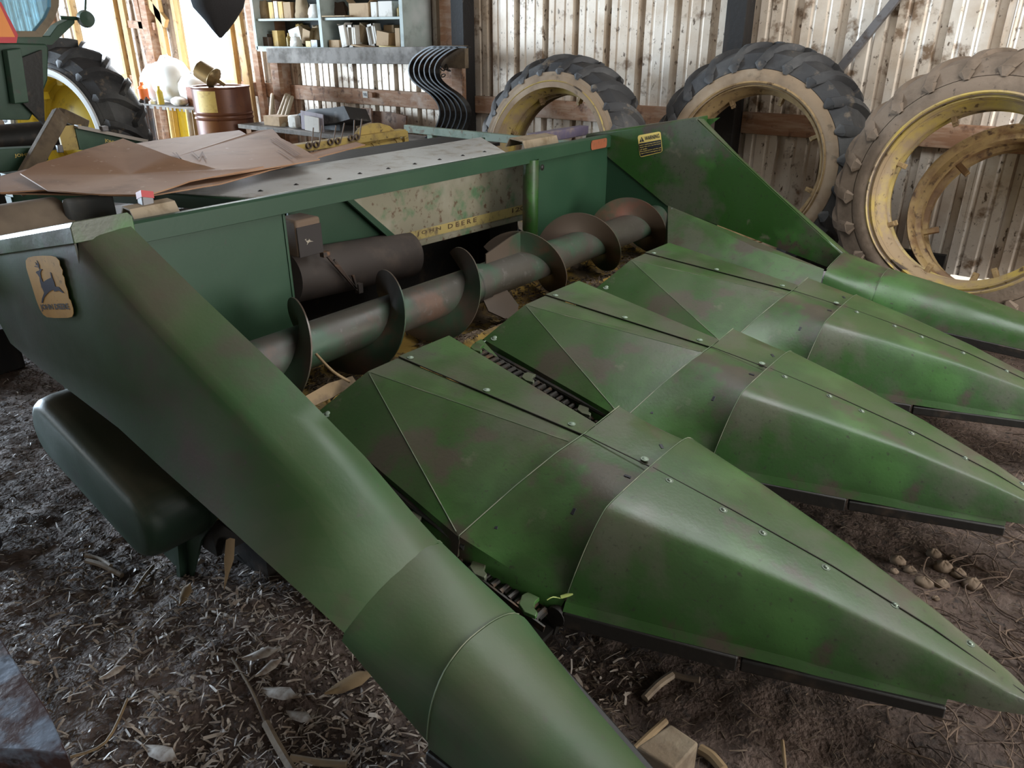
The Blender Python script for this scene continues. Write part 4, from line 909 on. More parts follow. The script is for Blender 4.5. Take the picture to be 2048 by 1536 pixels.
def shelf_item(kind, x0, x1, y0, lvl, m, label, cat, tilt=0, yd=0., h=None, grp=None):
    Y = YC0 + .06 + yd; a, b = onY(x0, 60, Y).x, onY(x1, 60, Y).x; base = L1 if lvl else L0
    top = h + base if h else onY((x0+x1)/2, y0, Y).z; top = max(top, base+.03); wd_, hg = b-a, top-base; d = MB(); c = Vector(((a+b)/2, Y + .06, base + hg/2)); dd = .10
    R3 = Matrix.Rotation(math.radians(tilt), 3, 'Y')
    if tilt: c.z += abs(math.sin(math.radians(tilt)))*wd_*.5
    if kind == 'box': d.box(c, (wd_, dd, hg), R3)
    elif kind == 'open':
        t = .004
        for o_, s_ in (((-wd_/2, 0, 0), (t, dd, hg)), ((wd_/2, 0, 0), (t, dd, hg)), ((0, -dd/2, 0), (wd_, t, hg)), ((0, dd/2, 0), (wd_, t, hg)), ((0, 0, -hg/2+t/2), (wd_, dd, t))): d.box(c + R3 @ Vector(o_), s_, R3)
        for sx in (-1, 1):
            p = c + R3 @ Vector((sx*wd_/2, 0, hg/2)); q = p + Vector((sx*wd_*.35, 0, wd_*.28)); d.quad(p + Vector((0, -dd/2, 0)), p + Vector((0, dd/2, 0)), q + Vector((0, dd/2, 0)), q + Vector((0, -dd/2, 0)))
    elif kind == 'window':
        t = .02; d.box(c + Vector((0, .01, 0)), (wd_, dd-.02, hg), R3)
        for o_, s_ in (((0, -dd/2, hg/2-t/2), (wd_, .008, t)), ((0, -dd/2, -hg/2+t/2), (wd_, .008, t)), ((-wd_/2+t/2, -dd/2, 0), (t, .008, hg)), ((wd_/2-t/2, -dd/2, 0), (t, .008, hg))): d.box(c + R3 @ Vector(o_), s_, R3)
    elif kind == 'bag':
        n = 14; rows = []
        for j in range(7):
            v = j/6; row = []
            for i in range(n+1):
                q = 2*PI*(i % n)/n; k = (1 - .35*v**2)*(1 + .28*noise.noise(Vector((math.cos(q)*2 + a*9, math.sin(q)*2, v*4))))
                row.append(Vector((c.x + wd_*.5*k*math.cos(q), c.y + dd*.5*k*math.sin(q), base + hg*v*(1 + .12*noise.noise(Vector((q*3, a*5, v)))))))
            rows.append(row)
        d.grid(rows); d.quad(*rows[0][:n]); d.quad(*rows[-1][:n])
    elif kind == 'bottle':
        r = wd_/2; d.lathe([(.001, 0), (r, 0), (r, hg*.65), (r*.4, hg*.8), (r*.4, hg), (.001, hg)], (c.x, c.y, base), (0, 0, 1), 16)
    elif kind == 'flat': d.box(Vector((c.x, c.y-.03, base + .012)), (wd_, .14, .012), Matrix.Rotation(math.radians(tilt), 3, 'Y'))
    one(d, {'box': 'carton', 'open': 'open_carton', 'window': 'open_carton', 'bag': 'paper_bag', 'bottle': 'bottle', 'flat': 'folded_carton'}[kind], m, label, cat, grp or 'cartons and bags in the wall cabinet', ang=30 if kind != 'bag' else 60)
I = shelf_item
I('bag', 514, 535, 2, 1, paper_m, 'slumped beige bag at the far left of the upper shelf', 'bag')
I('box', 541, 549, 4, 1, box_yel, 'slim yellow carton right of the beige bag, upper shelf', 'box')
I('box', 551, 558, 2, 1, box_white, 'slim cream carton between the yellow and the orange one', 'box')
I('box', 560, 568, 3, 1, box_yel, 'slim orange-tan carton near the middle of the upper left shelf', 'box')
I('box', 570, 584, 4, 1, box_tan, 'brown carton beside the big kraft bag', 'box')
I('bag', 586, 612, -4, 1, paper_m, 'big crumpled kraft bag on the upper left shelf', 'bag')
I('bag', 613, 634, 8, 1, box_white, 'whitish crumpled bag left of the cabinet partition, upper shelf', 'bag')
I('bag', 655, 690, 4, 1, box_dark, 'dark crumpled bag right of the partition, upper shelf', 'bag', yd=.1)
I('flat', 652, 698, 30, 1, paper_m, 'flattened brown carton poking over the shelf edge', 'box', yd=-.04)
I('open', 700, 738, 6, 1, box_tan, 'large open brown carton on the upper right shelf', 'box')
I('box', 743, 754, 4, 1, box_white, 'narrow white carton beside the large open brown one', 'box')
I('box', 758, 785, 2, 1, box_white, 'wide white carton on the upper right shelf', 'box')
I('bottle', 788, 796, 8, 1, dull_y, 'yellow bottle at the right end of the upper shelf', 'bottle')
I('box', 519, 533, 74, 0, box_dark, 'dark low carton at the far left of the lower shelf', 'box')
I('box', 530, 541, 68, 0, box_dark, 'dark brown carton left of the yellow one, lower shelf', 'box', yd=.06)
I('box', 542, 552, 61, 0, box_yel, 'upright yellow-brown carton on the lower left shelf', 'box', yd=.04)
I('bottle', 563, 569, 66, 0, dull_y, 'small yellowish bottle beside white crumpled cartons', 'bottle')
I('bag', 570, 590, 74, 0, box_white, 'white crumpled carton on the lower left shelf front', 'bag', yd=-.03)
I('box', 576, 598, 60, 0, box_white, 'white carton tilted above the crumpled one', 'box', tilt=-12, yd=.1)
I('bag', 583, 600, 48, 0, box_yel, 'torn yellow bag at the back of the lower left shelf', 'bag', yd=.2)
I('open', 602, 616, 62, 0, box_tan, 'small open brown carton near the lower left partition', 'box', tilt=15, yd=.1)
I('bag', 612, 636, 52, 0, paper_m, 'crumpled brown paper heap against the partition', 'bag', yd=.14)
I('box', 607, 617, 82, 0, label_y, 'small bright yellow carton at the lower shelf front', 'box', yd=-.03)
I('box', 618, 630, 80, 0, green, 'small green carton at the lower shelf front', 'box', yd=-.03)
I('bottle', 634, 639, 80, 0, box_white, 'small white tub against the partition foot', 'tub', yd=-.03)
I('bag', 655, 667, 48, 0, box_white, 'grey-white folded bag just right of the partition, lower shelf', 'bag', yd=.1)
I('box', 654, 674, 80, 0, box_tan, 'low tan carton at the partition foot, lower right shelf', 'box', yd=-.03)
I('open', 678, 688, 52, 0, box_white, 'tall white open carton, leaning left', 'box', tilt=-9, yd=-.02)
I('window', 692, 705, 50, 0, box_white, 'tall white carton with a square dark opening', 'box', yd=.0)
I('box', 712, 722, 50, 0, paper_m, 'brown carton leaning over to the right', 'box', tilt=28, yd=.08)
I('flat', 706, 742, 80, 0, box_tan, 'brown folded carton lying low between the white ones', 'box', tilt=6, yd=-.02)
I('window', 733, 747, 50, 0, box_white, 'white carton with an open end facing out, tilted', 'box', tilt=-10, yd=.08)
I('box', 750, 774, 66, 0, box_tan, 'brown carton lying tilted right of centre, lower right shelf', 'box', tilt=8, yd=-.01)
I('box', 766, 786, 50, 0, box_tan, 'brown carton stacked at the back of the lower right shelf', 'box', yd=.2)
I('box', 788, 797, 56, 0, box_tan, 'upright tan carton at the right end of the lower shelf', 'box', yd=.0)
I('flat', 762, 794, 84, 0, label_y, 'yellowish flattened packet at the lower right corner', 'packet', tilt=3, yd=-.05)

# ------------------------------------------------------------------ drum, can, clutter bench by the windows
bc = onY(441, 178, 4.95); bc.z = onY(441, 172, 4.95).z; RB = .29; bh = .88
st = MB(); z0 = bc.z - bh
for y in (-.2, .2): st.box((bc.x, bc.y + y, z0*.25), (.62, .14, z0*.5)); st.box((bc.x + y, bc.y, z0*.75), (.14, .62, z0*.5))
one(st, 'timber_crib', block_m, 'crossed timbers under the brown steel drum', 'timbers', bevel=.006)
dm = thing('steel_drum', 'brown steel drum with yellow paper label and a tilted can on its lid', 'drum', (bc.x, bc.y, z0))
d = MB(); prof = [(.001, 0), (RB-.01, 0), (RB, .01), (RB, .27), (RB+.012, .285), (RB, .30), (RB, .315), (RB+.012, .33), (RB, .345), (RB, .555), (RB+.012, .57), (RB, .585), (RB, .60), (RB+.012, .615), (RB, .63), (RB, .86), (RB+.008, .872), (RB+.008, .882), (RB-.008, .882), (RB-.012, .865), (.001, .865)]
d.lathe(prof, (bc.x, bc.y, z0), (0, 0, 1), 48); d.build('drum_body', barrel_m, dm, ang=30)
d = MB(); dirc = Vector((-bc.x, -bc.y, 0)).normalized(); a0 = math.atan2(dirc.y, dirc.x)
d.grid([[Vector((bc.x + (RB+.002)*math.cos(a0 + q), bc.y + (RB+.002)*math.sin(a0 + q), z0 + z)) for q in [(-.95 + .75*i/6) for i in range(7)]] for z in (.64, .845)]); d.build('paper_label', label_y, dm, solid=.001, off=1)
d = MB(); bt = .88 + z0
cn = Vector((bc.x-.12, bc.y-.06, bt + .12)); cax = Vector((.78, .35, -.5)).normalized()
prof = [(.001, -.10), (.085, -.10), (.095, -.09), (.095, .07), (.11, .085)] 
d.lathe(prof, cn, cax, 36)
d.lathe([(.11, .085), (.105, .10), (.03, .135), (.02, .14), (.018, .22), (.001, .22)], cn, cax, 36, rfun=lambda r, h, q: r*(1 + (.08*math.sin(q*14) if .09 < h < .125 else 0)))
one(d, 'dented_can', can_m, 'dented round can with fluted end lying tilted on the brown drum', 'can', ang=40)
d = MB(); d.box((bc.x + .33, bc.y+.35, z0 + .45), (.05, .16, .9)); 
cb_ = thing('clutter_bench', 'bench heaped with bright clutter in front of the windows', 'bench', (-7.5, 4.4, 0))
za = onY(330, 212, 4.9).z; xa, xb_ = onY(262, 215, 4.9).x, onY(388, 213, 4.9).x
d = MB(); d.box(((xa+xb_)/2, 5.22, za-.02), (xb_-xa, .66, .045)); d.build('bench_top', lumber_grey, cb_, bevel=.004)
for x in (xa+.08, xb_-.08):
    for y in (4.96, 5.48): d = MB(); d.box((x, y, (za-.04)/2), (.09, .09, za-.04)); d.build('leg', lumber, cb_, bevel=.004)
P = lambda x, y, Y=4.95: onY(x, y, Y)
for i, (x0, x1, m, lab) in enumerate(((277, 302, rust, 'reddish sack hung below the left end of the clutter bench'), (303, 330, lumber, 'brown sack hung below the clutter bench'), (331, 352, box_yel, 'yellow sack hung under the middle of the clutter bench'), (352, 372, bright_y, 'bright yellow sack beside the drum'), (372, 395, rubber_tan, 'dull tan sack hung nearest to the drum'))):
    a, b = P(x0, 219, 4.88).x, P(x1, 219, 4.88).x; d = MB(); rows = []
    for j in range(6):
        rows.append([Vector((lerp(a, b, k/8), 4.895 + .02*math.sin(k*1.9 + i) - .02*j/5, za - .012 - j*.12 + (.02*math.sin(k*2.3) if j == 5 else 0))) for k in range(9)])
    d.grid(rows); one(d, 'sack', m, lab, 'sack', 'old sacks under the clutter bench', solid=.006, ang=60)
def blob(c, r, m, name, lab, cat, grp=None, am=.25):
    d = MB(); rows = []; n = 18
    for j in range(9):
        v = PI*j/8; rows.append([Vector((c[0] + r[0]*math.sin(v)*math.cos(2*PI*(i % n)/n)*(1 + am*noise.noise(Vector((math.cos(2*PI*(i % n)/n)*2+c[0], math.sin(2*PI*(i % n)/n)*2, v*2)))), c[1] + r[1]*math.sin(v)*math.sin(2*PI*(i % n)/n), c[2] + r[2]*(1-math.cos(v))*(1 + am*.6*noise.noise(Vector(((i % n)*.9, c[1], v*2)))))) for i in range(n+1)])
    d.grid(rows); return one(d, name, m, lab, cat, grp, ang=180)
blob((P(300, 150).x, 5.2, za), (.30, .2, .25), white_p, 'plastic_bag', 'big white plastic bag heaped in front of the left window', 'bag')
blob((P(340, 160).x, 5.25, za), (.24, .18, .17), white_p, 'plastic_bag', 'white plastic bag in the middle of the clutter bench', 'bag')
blob((P(265, 170).x, 5.25, za), (.20, .18, .20), white_p, 'plastic_bag', 'white plastic bag beside the tractor tyre', 'bag')
def bottle(x, y, r, m, lab, Y=5.0, nm='bottle'):
    p = P(x, y, Y); h = p.z - za; d = MB(); d.lathe([(.001, 0), (r, 0), (r, h*.68), (r*.4, h*.84), (r*.4, h), (.001, h)], (p.x, Y, za), (0, 0, 1), 18); one(d, nm, m, lab, 'bottle', 'bottles on the clutter bench')
bottle(282, 164, .06, orange_p, 'orange jug among white bags on the clutter bench')
bottle(316, 172, .038, bright_y, 'slim yellow bottle on the clutter bench', 4.97)
bottle(281, 198, .035, black_ink, 'black bottle low at the left of the clutter bench', 4.94)
bottle(303, 200, .035, white_p, 'white squat bottle in front of the yellow one', 4.94)
bottle(292, 194, .03, rust, 'dark brown bottle between the black and the white one', 4.94)
d = MB(); d.box((P(363, 172).x, 5.15, za + .10), (.26, .16, .20)); one(d, 'carton', mat('reddish_carton', (.33, .16, .12), [((.6, .5, .4), 8, .5, .7, 4)], rough=.8), 'reddish carton on the bench just left of the drum', 'box', bevel=.004)
blob((P(350, 200).x, 5.0, za), (.13, .08, .05), box_white, 'paper_heap', 'crumpled pale paper beside the drum on the bench', 'paper')

# ---- dark cloth bag hanging from the roof in front of the window
d = MB(); cc = [(434, -60, .22, .12), (433, -20, .30, .16), (436, 15, .25, .14), (440, 40, .15, .09), (441, 60, .07, .05), (441, 76, .008, .008)]
rows = []
for x, y, rx, ry in cc:
    p = onY(x, y, 3.0); rows.append([p + Vector((rx*.62*math.cos(2*PI*(i % 20)/20)*(1 + .14*math.sin(3*2*PI*(i % 20)/20)), ry*math.sin(2*PI*(i % 20)/20), .0)) for i in range(21)])
d.grid(rows); d.quad(*rows[0][:20]); p = onY(434, -60, 3.0); d.tube([p, Vector((p.x, p.y, TOPZ))], .012, 8)
one(d, 'hanging_cloth_bag', cloth_m, 'dark cloth bag hanging from the roof in front of the right window', 'bag', ang=180)
# ------------------------------------------------------------------ the tractor at the left
tr = thing('tractor', 'green tractor seen from behind, large muddy rear tyre, yellow rim and slow-vehicle triangle', 'tractor', (-7.3, 2.4, 0))
TC = Vector((-7.85, 3.28, .80)); yaw = .3
wh = make_wheel(.79, .44, rubber, rubber, bright_y, 18, 0, 9, worn=1.7)
# enlarge the rim area to suit the bigger tyre: separate inner dish
for ch in list(wh.children):
    ch.parent = tr; ch.matrix_local = Matrix.Translation(TC - tr.location) @ Matrix.Rotation(yaw, 4, 'Z')
    ch.name = {'sidewall': 'tyre_sidewall', 'tread': 'tyre_tread', 'rim': 'wheel_rim'}.get(ch.name.split('.')[0], ch.name)
bpy.data.objects.remove(wh)
M4 = Matrix.Translation(TC) @ Matrix.Rotation(yaw, 4, 'Z')
d = MB(); d.lathe([(.50, .30), (.42, .31), (.25, .22), (.16, .2), (.001, .2)], (0, 0, 0), (0, 1, 0), 48); d.v = [M4 @ p for p in d.v]; d.build('wheel_dish', bright_y, tr)
for k in range(8):
    q = 2*PI*k/8; d = MB(); d.box((.44*math.cos(q), .2, .44*math.sin(q)), (.07, .10, .07)); d.v = [M4 @ p for p in d.v]; d.build('rim_clamp', bright_y, tr, bevel=.006)
d = MB(); d.lathe([(.50, -.012), (.525, -.03), (.565, -.03), (.572, -.012), (.50, .02)], (0, 0, 0), (0, 1, 0), 64); d.v = [M4 @ p for p in d.v]; d.build('rim_flange', mat('pale_rim_edge', (.6, .6, .58), rough=.4), tr)
X0 = -6.3; P = lambda x, y, X=X0: onX(x, y, X)
d = MB(); d.prism([P(-40, 84), P(92, 88), P(97, 95), P(96, 160), P(80, 200), P(60, 240), P(-40, 240)], (-.5, 0, 0)); d.build('fender_housing', tractor_g, tr, smooth=False, bevel=.01)
d = MB(); d.prism([P(38, 118, X0+.05), P(84, 100, X0+.05), P(90, 250, X0+.05), P(45, 205, X0+.05)], (-.04, 0, 0)); d.build('dark_recess', dark_steel, tr, smooth=False)
d = MB(); d.prism([P(14, 100, X0+.1), P(42, 96, X0+.1), P(58, 205, X0+.1), P(30, 208, X0+.1)], (-.08, 0, 0)); d.build('lift_arm', tractor_g, tr, smooth=False, bevel=.006)
d = MB(); d.box((-6.9, 2.0, .45), (1.0, .9, .7)); d.tube([(-7.3, 1.2, .85), (-7.3, 3.2, .85)], .12, 16); d.box((-8.2, 1.7, .8), (1.8, .5, .5)); d.box((-6.9, 2.0, .06), (.3, .3, .12)); d.build('axle_housing', dark_steel, tr, bevel=.02)
# cab: dusty frame around a bluish rear window
d = MB(); fr = [P(-60, -60), P(118, -60), P(118, 12), P(108, 40), P(84, 74), P(-60, 74)]; inn = [P(-60, -45), P(102, -45), P(102, 14), P(92, 36), P(71, 62), P(-60, 62)]
n = 6; dv = Vector((-.06, 0, 0)); d.add(fr + inn + [p + dv for p in fr] + [p + dv for p in inn], [[i, (i+1) % n, (i+1) % n + n, i + n] for i in range(n)] + [[i + 2*n, (i+1) % n + 2*n, (i+1) % n + 3*n, i + 3*n] for i in range(n)] + [[i, (i+1) % n, (i+1) % n + 2*n, i + 2*n] for i in range(n)] + [[i+n, (i+1) % n + n, (i+1) % n + 3*n, i + 3*n] for i in range(n)])
d.build('cab_frame', cab_tan, tr, smooth=False, bevel=.006)
d = MB(); d.prism([p + dv*.5 for p in inn], (-.004, 0, 0)); d.build('cab_window', cab_glass, tr, smooth=False)
d = MB(); d.prism([P(-60, 70, X0-.02), P(100, 72, X0-.02), P(116, 50, X0-.02), P(150, 32, X0-.02), P(150, 46, X0-.02), P(104, 90, X0-.02), P(-60, 90, X0-.02)], (-.12, 0, 0)); d.build('cab_sill', tractor_g, tr, smooth=False, bevel=.006)
d = MB(); q = P(170, 38); d.lathe([(.001, 0), (.05, 0), (.06, .03), (.05, .10), (.001, .11)], q, (1, -.3, 0), 20); d.tube([P(120, 35), q], .012, 8); d.tube([P(172, -10), q], .008, 6); d.build('work_lamp', tractor_g, tr)
# slow-moving-vehicle emblem
XS = X0 + .14; tri_o = [P(-44, 86, XS), P(33, 86, XS), P(36, 70, XS), P(2, 4, XS), P(-8, 4, XS)]; tri_i = [P(-30, 74, XS+.004), P(24, 74, XS+.004), P(-3, 12, XS+.004)]
d = MB(); d.prism(tri_o, (-.004, 0, 0)); e_ = d.build('warning_triangle', smv_r, tr, smooth=False)
d = MB(); d.prism([P(-36, 74, XS+.003), P(30, 74, XS+.003), P(-2, 8, XS+.003)], (.001, 0, 0)); d.build('orange_centre', smv_o, e_, smooth=False)

# ---- green tool carrier between tractor and machine, lettered like the tractor
tb = thing('tool_carrier', 'low green implement bars with yellow maker lettering, between tractor and cardboard', 'implement', (-4.9, 2.0, 0))
XT = -5.1; P = lambda x, y, X=XT: onX(x, y, X)
d = MB(); d.prism([P(-30, 300), P(92, 294), P(98, 320), P(60, 340), P(-30, 345)], (-.12, 0, 0)); d.build('front_bar', tractor_g, tb, smooth=False, bevel=.006)
d = MB(); d.prism([P(150, 256), P(170, 252), P(292, 283), P(292, 305), P(160, 300)], (-.10, 0, 0)); b2 = d.build('rear_bar', tractor_g, tb, smooth=False, bevel=.005)
d = MB(); d.bar(P(152, 253, XT+.02) , P(292, 282, XT+.02), .05, .02); d.build('bar_flange', mat('pale_flange', (.3, .26, .22), rough=.6), tb)
a, b, u = P(30, 316, XT+.002), P(62, 313.5, XT+.002), P(30, 308, XT+.002); text('JOHN', a, b-a, (0, 0, 1), (b-a).length, warn_y, 'lettering', tb, .001, .02, (u-a).length)
a, b, u = P(210, 285, XT+.002), P(262, 297, XT+.002), P(210, 277, XT+.002); text('JOHN DEERE', a, b-a, (0, 0, 1), (b-a).length, warn_y, 'lettering', tb, .001, .02, (u-a).length)
d = MB(); d.box((XT-.06, P(30, 330).y, .45), (.1, .1, .9)); d.box((XT-.06, P(230, 290).y, .45), (.1, .1, .9)); d.box((XT-.06, 2.3, .72), (.08, 1.0, .1)); d.build('bar_stand', tractor_g, tb)
d = MB(); d.bar(P(207, 252, XT+.05), P(209, 262, XT+.05), .04, .04, up=(1, 0, 0)); d.bar(P(118, 290, XT+.05), P(121, 305, XT+.05), .03, .03, up=(1, 0, 0)); d.build('clevis_pin', grey_steel, tb, bevel=.004)
d = MB(); d.box(P(143, 275, XT-.02), (.02, .14, .14)); d.build('yellow_plate', dull_y, tb, smooth=False)
d = MB(); a = onX(122, 228, -5.15); b = onX(72, 318, -4.98); dr_ = (b-a).normalized(); b = b + dr_*.25; d.bar(a, b, .09, .05, up=(1, 0, 0)); d.bar(a, onX(170, 250, -5.3), .07, .05, up=(1, 0, 0))
b2_ = onX(60, 340, -4.95)
one(d, 'wooden_prop', block_m, 'weathered wooden prop slanting in front of the tractor rim', 'timber', bevel=.006)

# ------------------------------------------------------------------ things on the dirt floor
d = MB(); a, b = onZ(-30, 760, 0), onZ(48, 752, 0); d.box(((a.x+b.x)/2-.16, (a.y+b.y)/2+.0, .12), (.22, .26, .24)); one(d, 'timber_block', lumber_dark, 'dark square timber block at the left edge behind the divider', 'block', bevel=.01)
c = [onZ(1272, 1494, .14), onZ(1342, 1447, .14), onZ(1398, 1485, .14), onZ(1349, 1540, .14)]
d = MB(); d.prism(c, (0, 0, -.145)); one(d, 'wood_block', block_m, 'short sawn wood block in the near foreground beside the left snout', 'block', bevel=.006)
d = MB(); top = [onZ(*p, .42) for p in ((-60, 1230), (0, 1275), (40, 1340), (95, 1420), (122, 1480), (135, 1510), (60, 1500), (-60, 1495))]
d.prism(top, (0, 0, -.03)); d.prism([p + Vector((0, 0, -.03)) for p in top[4:8]] + [top[7] + Vector((-.1, .02, -.03)), ], (0, 0, -.06))
d.prism([p*1. + Vector((-.015, .0, -.03)) for p in top[:5]] + [top[7] + Vector((0, 0, -.03))], (0, 0, -.39))
one(d, 'rusty_guard', rust_blue, 'rusty sheet-metal guard with flaking bluish paint in the near left corner', 'sheet metal', smooth=False, bevel=.006)
d = MB(); p = onZ(-14, 1090, 0); d.lathe([(.165 + .022*math.cos(q*PI/5), .03*math.sin(q*PI/5)) for q in range(10)], (p.x, p.y, .187), (.25, 1, 0), 40, closed=True); one(d, 'rubber_ring', black_ink, 'black rubber ring standing at the left edge of the floor', 'ring', ang=60)
def stalk(pts, r, m, lab, grp='corn stalks on the dirt', nm='corn_stalk', z=.012, cat='stalk'):
    P3 = [onZ(x, y, z + (q[0] if q else 0)) for x, y, *q in pts]
    for p in P3: p.z += fh(p.x, p.y)
    d = MB(); one(d.tube(smoothcurve(P3, 4) if len(P3) > 2 else P3, r, 8), nm, m, lab, cat, grp)
stalk([(468, 1335), (505, 1392), (535, 1455)], .004, stalk_m, 'thin dark stalk leading to the thick pale one')
stalk([(532, 1448), (556, 1492), (588, 1545)], .011, stalk_m, 'thick pale stalk at the bottom edge left of the divider')
stalk([(580, 1514), (640, 1518), (692, 1522)], .010, stalk_m, 'stalk lying level beside the thick pale one')
stalk([(172, 1118), (205, 1130), (243, 1148)], .009, stalk_m, 'pale stalk on open dirt below the chain cover, nearer of a pair')
stalk([(170, 1108), (200, 1116), (222, 1133)], .007, stalk_m, 'greyish stalk on open dirt, farther of a pair')
stalk([(308, 1138), (290, 1162), (270, 1195)], .006, stalk_m, 'slim stalk leaning from the foot of the end plate')
stalk([(255, 1400), (210, 1480), (140, 1512)], .004, leaf_m, 'thin curved straw near the rusty guard')
stalk([(1290, 1388), (1318, 1362), (1345, 1342)], .012, stalk_m, 'brown stalk lying under the nearest free snout')
stalk([(1343, 1340), (1372, 1348), (1400, 1356)], .010, straw_d, 'short stalk touching the brown one end to end')
stalk([(1268, 1496), (1298, 1466), (1332, 1434)], .010, leaf_m, 'yellowish stalk lying along the edge of the sawn block')
stalk([(1400, 1498), (1424, 1515), (1446, 1542)], .014, leaf_m, 'frayed tan stalk right of the sawn block')
stalk([(1565, 1480), (1568, 1510), (1571, 1540)], .005, leaf_m, 'thin straight straw upright in view right of the block')
def leaf(pts, lab, m=leaf_m, nm='corn_leaf', grp='dry corn leaves'):
    d = MB(); d.grid([[a, a.lerp(b, .5) + Vector((0, 0, .006)), b] for a, b in pts]); one(d, nm, m, lab, 'leaf', grp, solid=.001, ang=60)
A_ = lambda x, y, X: onX(x, y, X)
leaf([(A_(452, 1080, -1.86), A_(470, 1078, -1.86)), (A_(448, 1120, -1.85), A_(468, 1118, -1.84)), (A_(450, 1150, -1.83), A_(458, 1148, -1.83)), (A_(447, 1180, -1.83), A_(449, 1180, -1.83))], 'tan corn leaf hanging down below the left divider')
for i, (x, y, a, L_) in enumerate(((525, 1335, .9, .10), (560, 1395, .3, .12), (598, 1428, .2, .09), (540, 1350, 1.4, .08), (375, 1210, 2.2, .09), (700, 1370, 1.1, .14), (320, 1500, .2, .12), (225, 1345, 1.3, .07))):
    p = onZ(x, y, .02); p.z = fh(p.x, p.y) + .018; u = Vector((math.cos(a), math.sin(a), .12)); v = Vector((-u.y, u.x, .1))*.14
    leaf([(p - u*L_/2, p - u*L_/2), (p - u*L_/5 - v*L_, p - u*L_/5 + v*L_), (p + u*L_/5 - v*L_, p + u*L_/5 + v*L_ + Vector((0, 0, .01))), (p + u*L_/2, p + u*L_/2)],
         ['curled pale leaf standing in the litter left of the divider', 'pale leaf next to the thin dark stalk', 'broad pale leaf below the middle of the left divider', 'folded pale leaf beside the curled one', 'dark tan leaf on the chaff heap', 'curved tan leaf close to the divider edge', 'pale leaf near the bottom edge, left', 'white leaf scrap in front of the rusty guard'][i], straw_m if i not in (4, 5) else leaf_m)
# stalk and husk stuck in the trough, green scrap on the snout
d = MB(); d.tube(smoothcurve([onX(632, 708, -2.08), onX(665, 742, -2.0), onX(700, 764, -1.96)], 4), .005, 8); one(d, 'corn_stalk', leaf_m, 'thin yellow stem sticking out from under the auger', 'stem')
d = MB(); a, b = onX(606, 795, -2.02), onX(705, 752, -2.0); d.grid([[a, a + Vector((.03, -.01, -.03))], [a.lerp(b, .5) + Vector((0, 0, .012)), a.lerp(b, .5) + Vector((.03, -.01, -.03))], [b, b + Vector((.02, 0, -.02))]]); one(d, 'corn_husk', leaf_m, 'long tan husk lying along the trough behind the first hood', 'husk', solid=.003)
d = MB(); d.tube([onX(1122, 1194, -.905), onX(1146, 1187, -.88)], .005, 8); d.tube(smoothcurve([onX(1094, 1200, -.93), onX(1106, 1194, -.92), onX(1122, 1197, -.91)], 3), .0015, 6); one(d, 'green_stalk', stalk_g, 'green stalk scrap caught at the joint of the nearest free snout', 'stem')
rnd = random.Random(12); d = MB()
for k in range(16):
    p = onX(1142 + rnd.uniform(-14, 18), 885 + rnd.uniform(-9, 4), -1.15); u = Vector((rnd.uniform(-1, 1), rnd.uniform(-1, 1), .1)).normalized()*.015; p.z += .004; d.tube([p-u, p+u], .0012, 5)
for k in range(10):
    p = onX(1125 + rnd.uniform(-12, 10), 1200 + rnd.uniform(-2, 5), -.925); u = Vector((.6, .5, .1)).normalized()*.018; d.tube([p-u, p+u], .0012, 5)
one(d, 'chaff', straw_m, 'chaff caught in the joint between hood and middle panel', 'chaff', kind='stuff')
# stones right of the nearest snout
rnd = random.Random(4)
SN = ['largest round tan stone right of the nearest snout', 'stone just left of the largest one', 'flat stone above the left one', 'small stone at the top of the stone patch', 'stone lying closest to the snout edge', 'stone below the one closest to the snout', 'low grey-brown stone in the middle of the patch', 'chipped stone under the middle one', 'small stone at the upper right of the patch', 'pale chip at the bottom of the patch', 'half-buried stone at the left of the patch', 'small round stone near the second snout edge']
for i, (x, y, r) in enumerate(((1944, 1166, .030), (1915, 1146, .026), (1885, 1136, .03), (1868, 1103, .024), (1795, 1122, .024), (1848, 1162, .028), (1884, 1166, .022), (1820, 1138, .022), (1905, 1110, .014), (1872, 1192, .012), (1788, 1142, .014), (1835, 1022, .013))):
    p = onZ(x, y, 0); p.z = fh(p.x, p.y) - r*.45; blob((p.x, p.y, p.z), (r, r*.85, r*.75), stone_m, 'stone', SN[i], 'stone', 'loose stones under the snouts', .5)

# ------------------------------------------------------------------ litter: uncountable straw, chaff and roots
def litter(name, n, gen, m, lab, cat='litter'):
    rnd = random.Random(len(name)*31); d = MB()
    for k in range(n):
        g = gen(rnd)
        if g is None: continue
        p, L_, w_, lift = g; a = rnd.uniform(0, 2*PI); tl = rnd.gauss(0, .25)
        u = Vector((math.cos(a)*math.cos(tl), math.sin(a)*math.cos(tl), math.sin(tl)))*L_/2
        v = Vector((-math.sin(a), math.cos(a), rnd.uniform(-.8, .8))).normalized()*w_/2; h = Vector((0, 0, lift + abs(u.z)*.6)); b = Vector((0, 0, rnd.uniform(0, .15)*L_)) + u.cross(Vector((0, 0, 1)))*rnd.uniform(-.12, .12)
        c = p + h
        d.add([c-u-v, c-u+v, c-v+b, c+v+b, c+u-v*.5, c+u+v*.5], [[0, 1, 3, 2], [2, 3, 5, 4]])
    o = d.build(name, m, None, smooth=False, solid=.0008); return tag(o, lab, cat, kind='stuff')
def g_left(r):
    x, y = r.uniform(-4.6, -.7), r.uniform(-.1, 1.55)
    d1 = math.exp(-(((x+1.6)/.8)**2 + ((y-.85)/.35)**2)); dens = .05 + .95*d1 + (.30 if x > -1.7 else 0)
    if r.random() > dens: return None
    L_ = r.choice((.008, .012, .016, .022, .034, .05))*r.uniform(.7, 1.3); return Vector((x, y, fh(x, y))), L_, r.choice((1., 1., 1.7))*r.uniform(.0015, .0065), .003
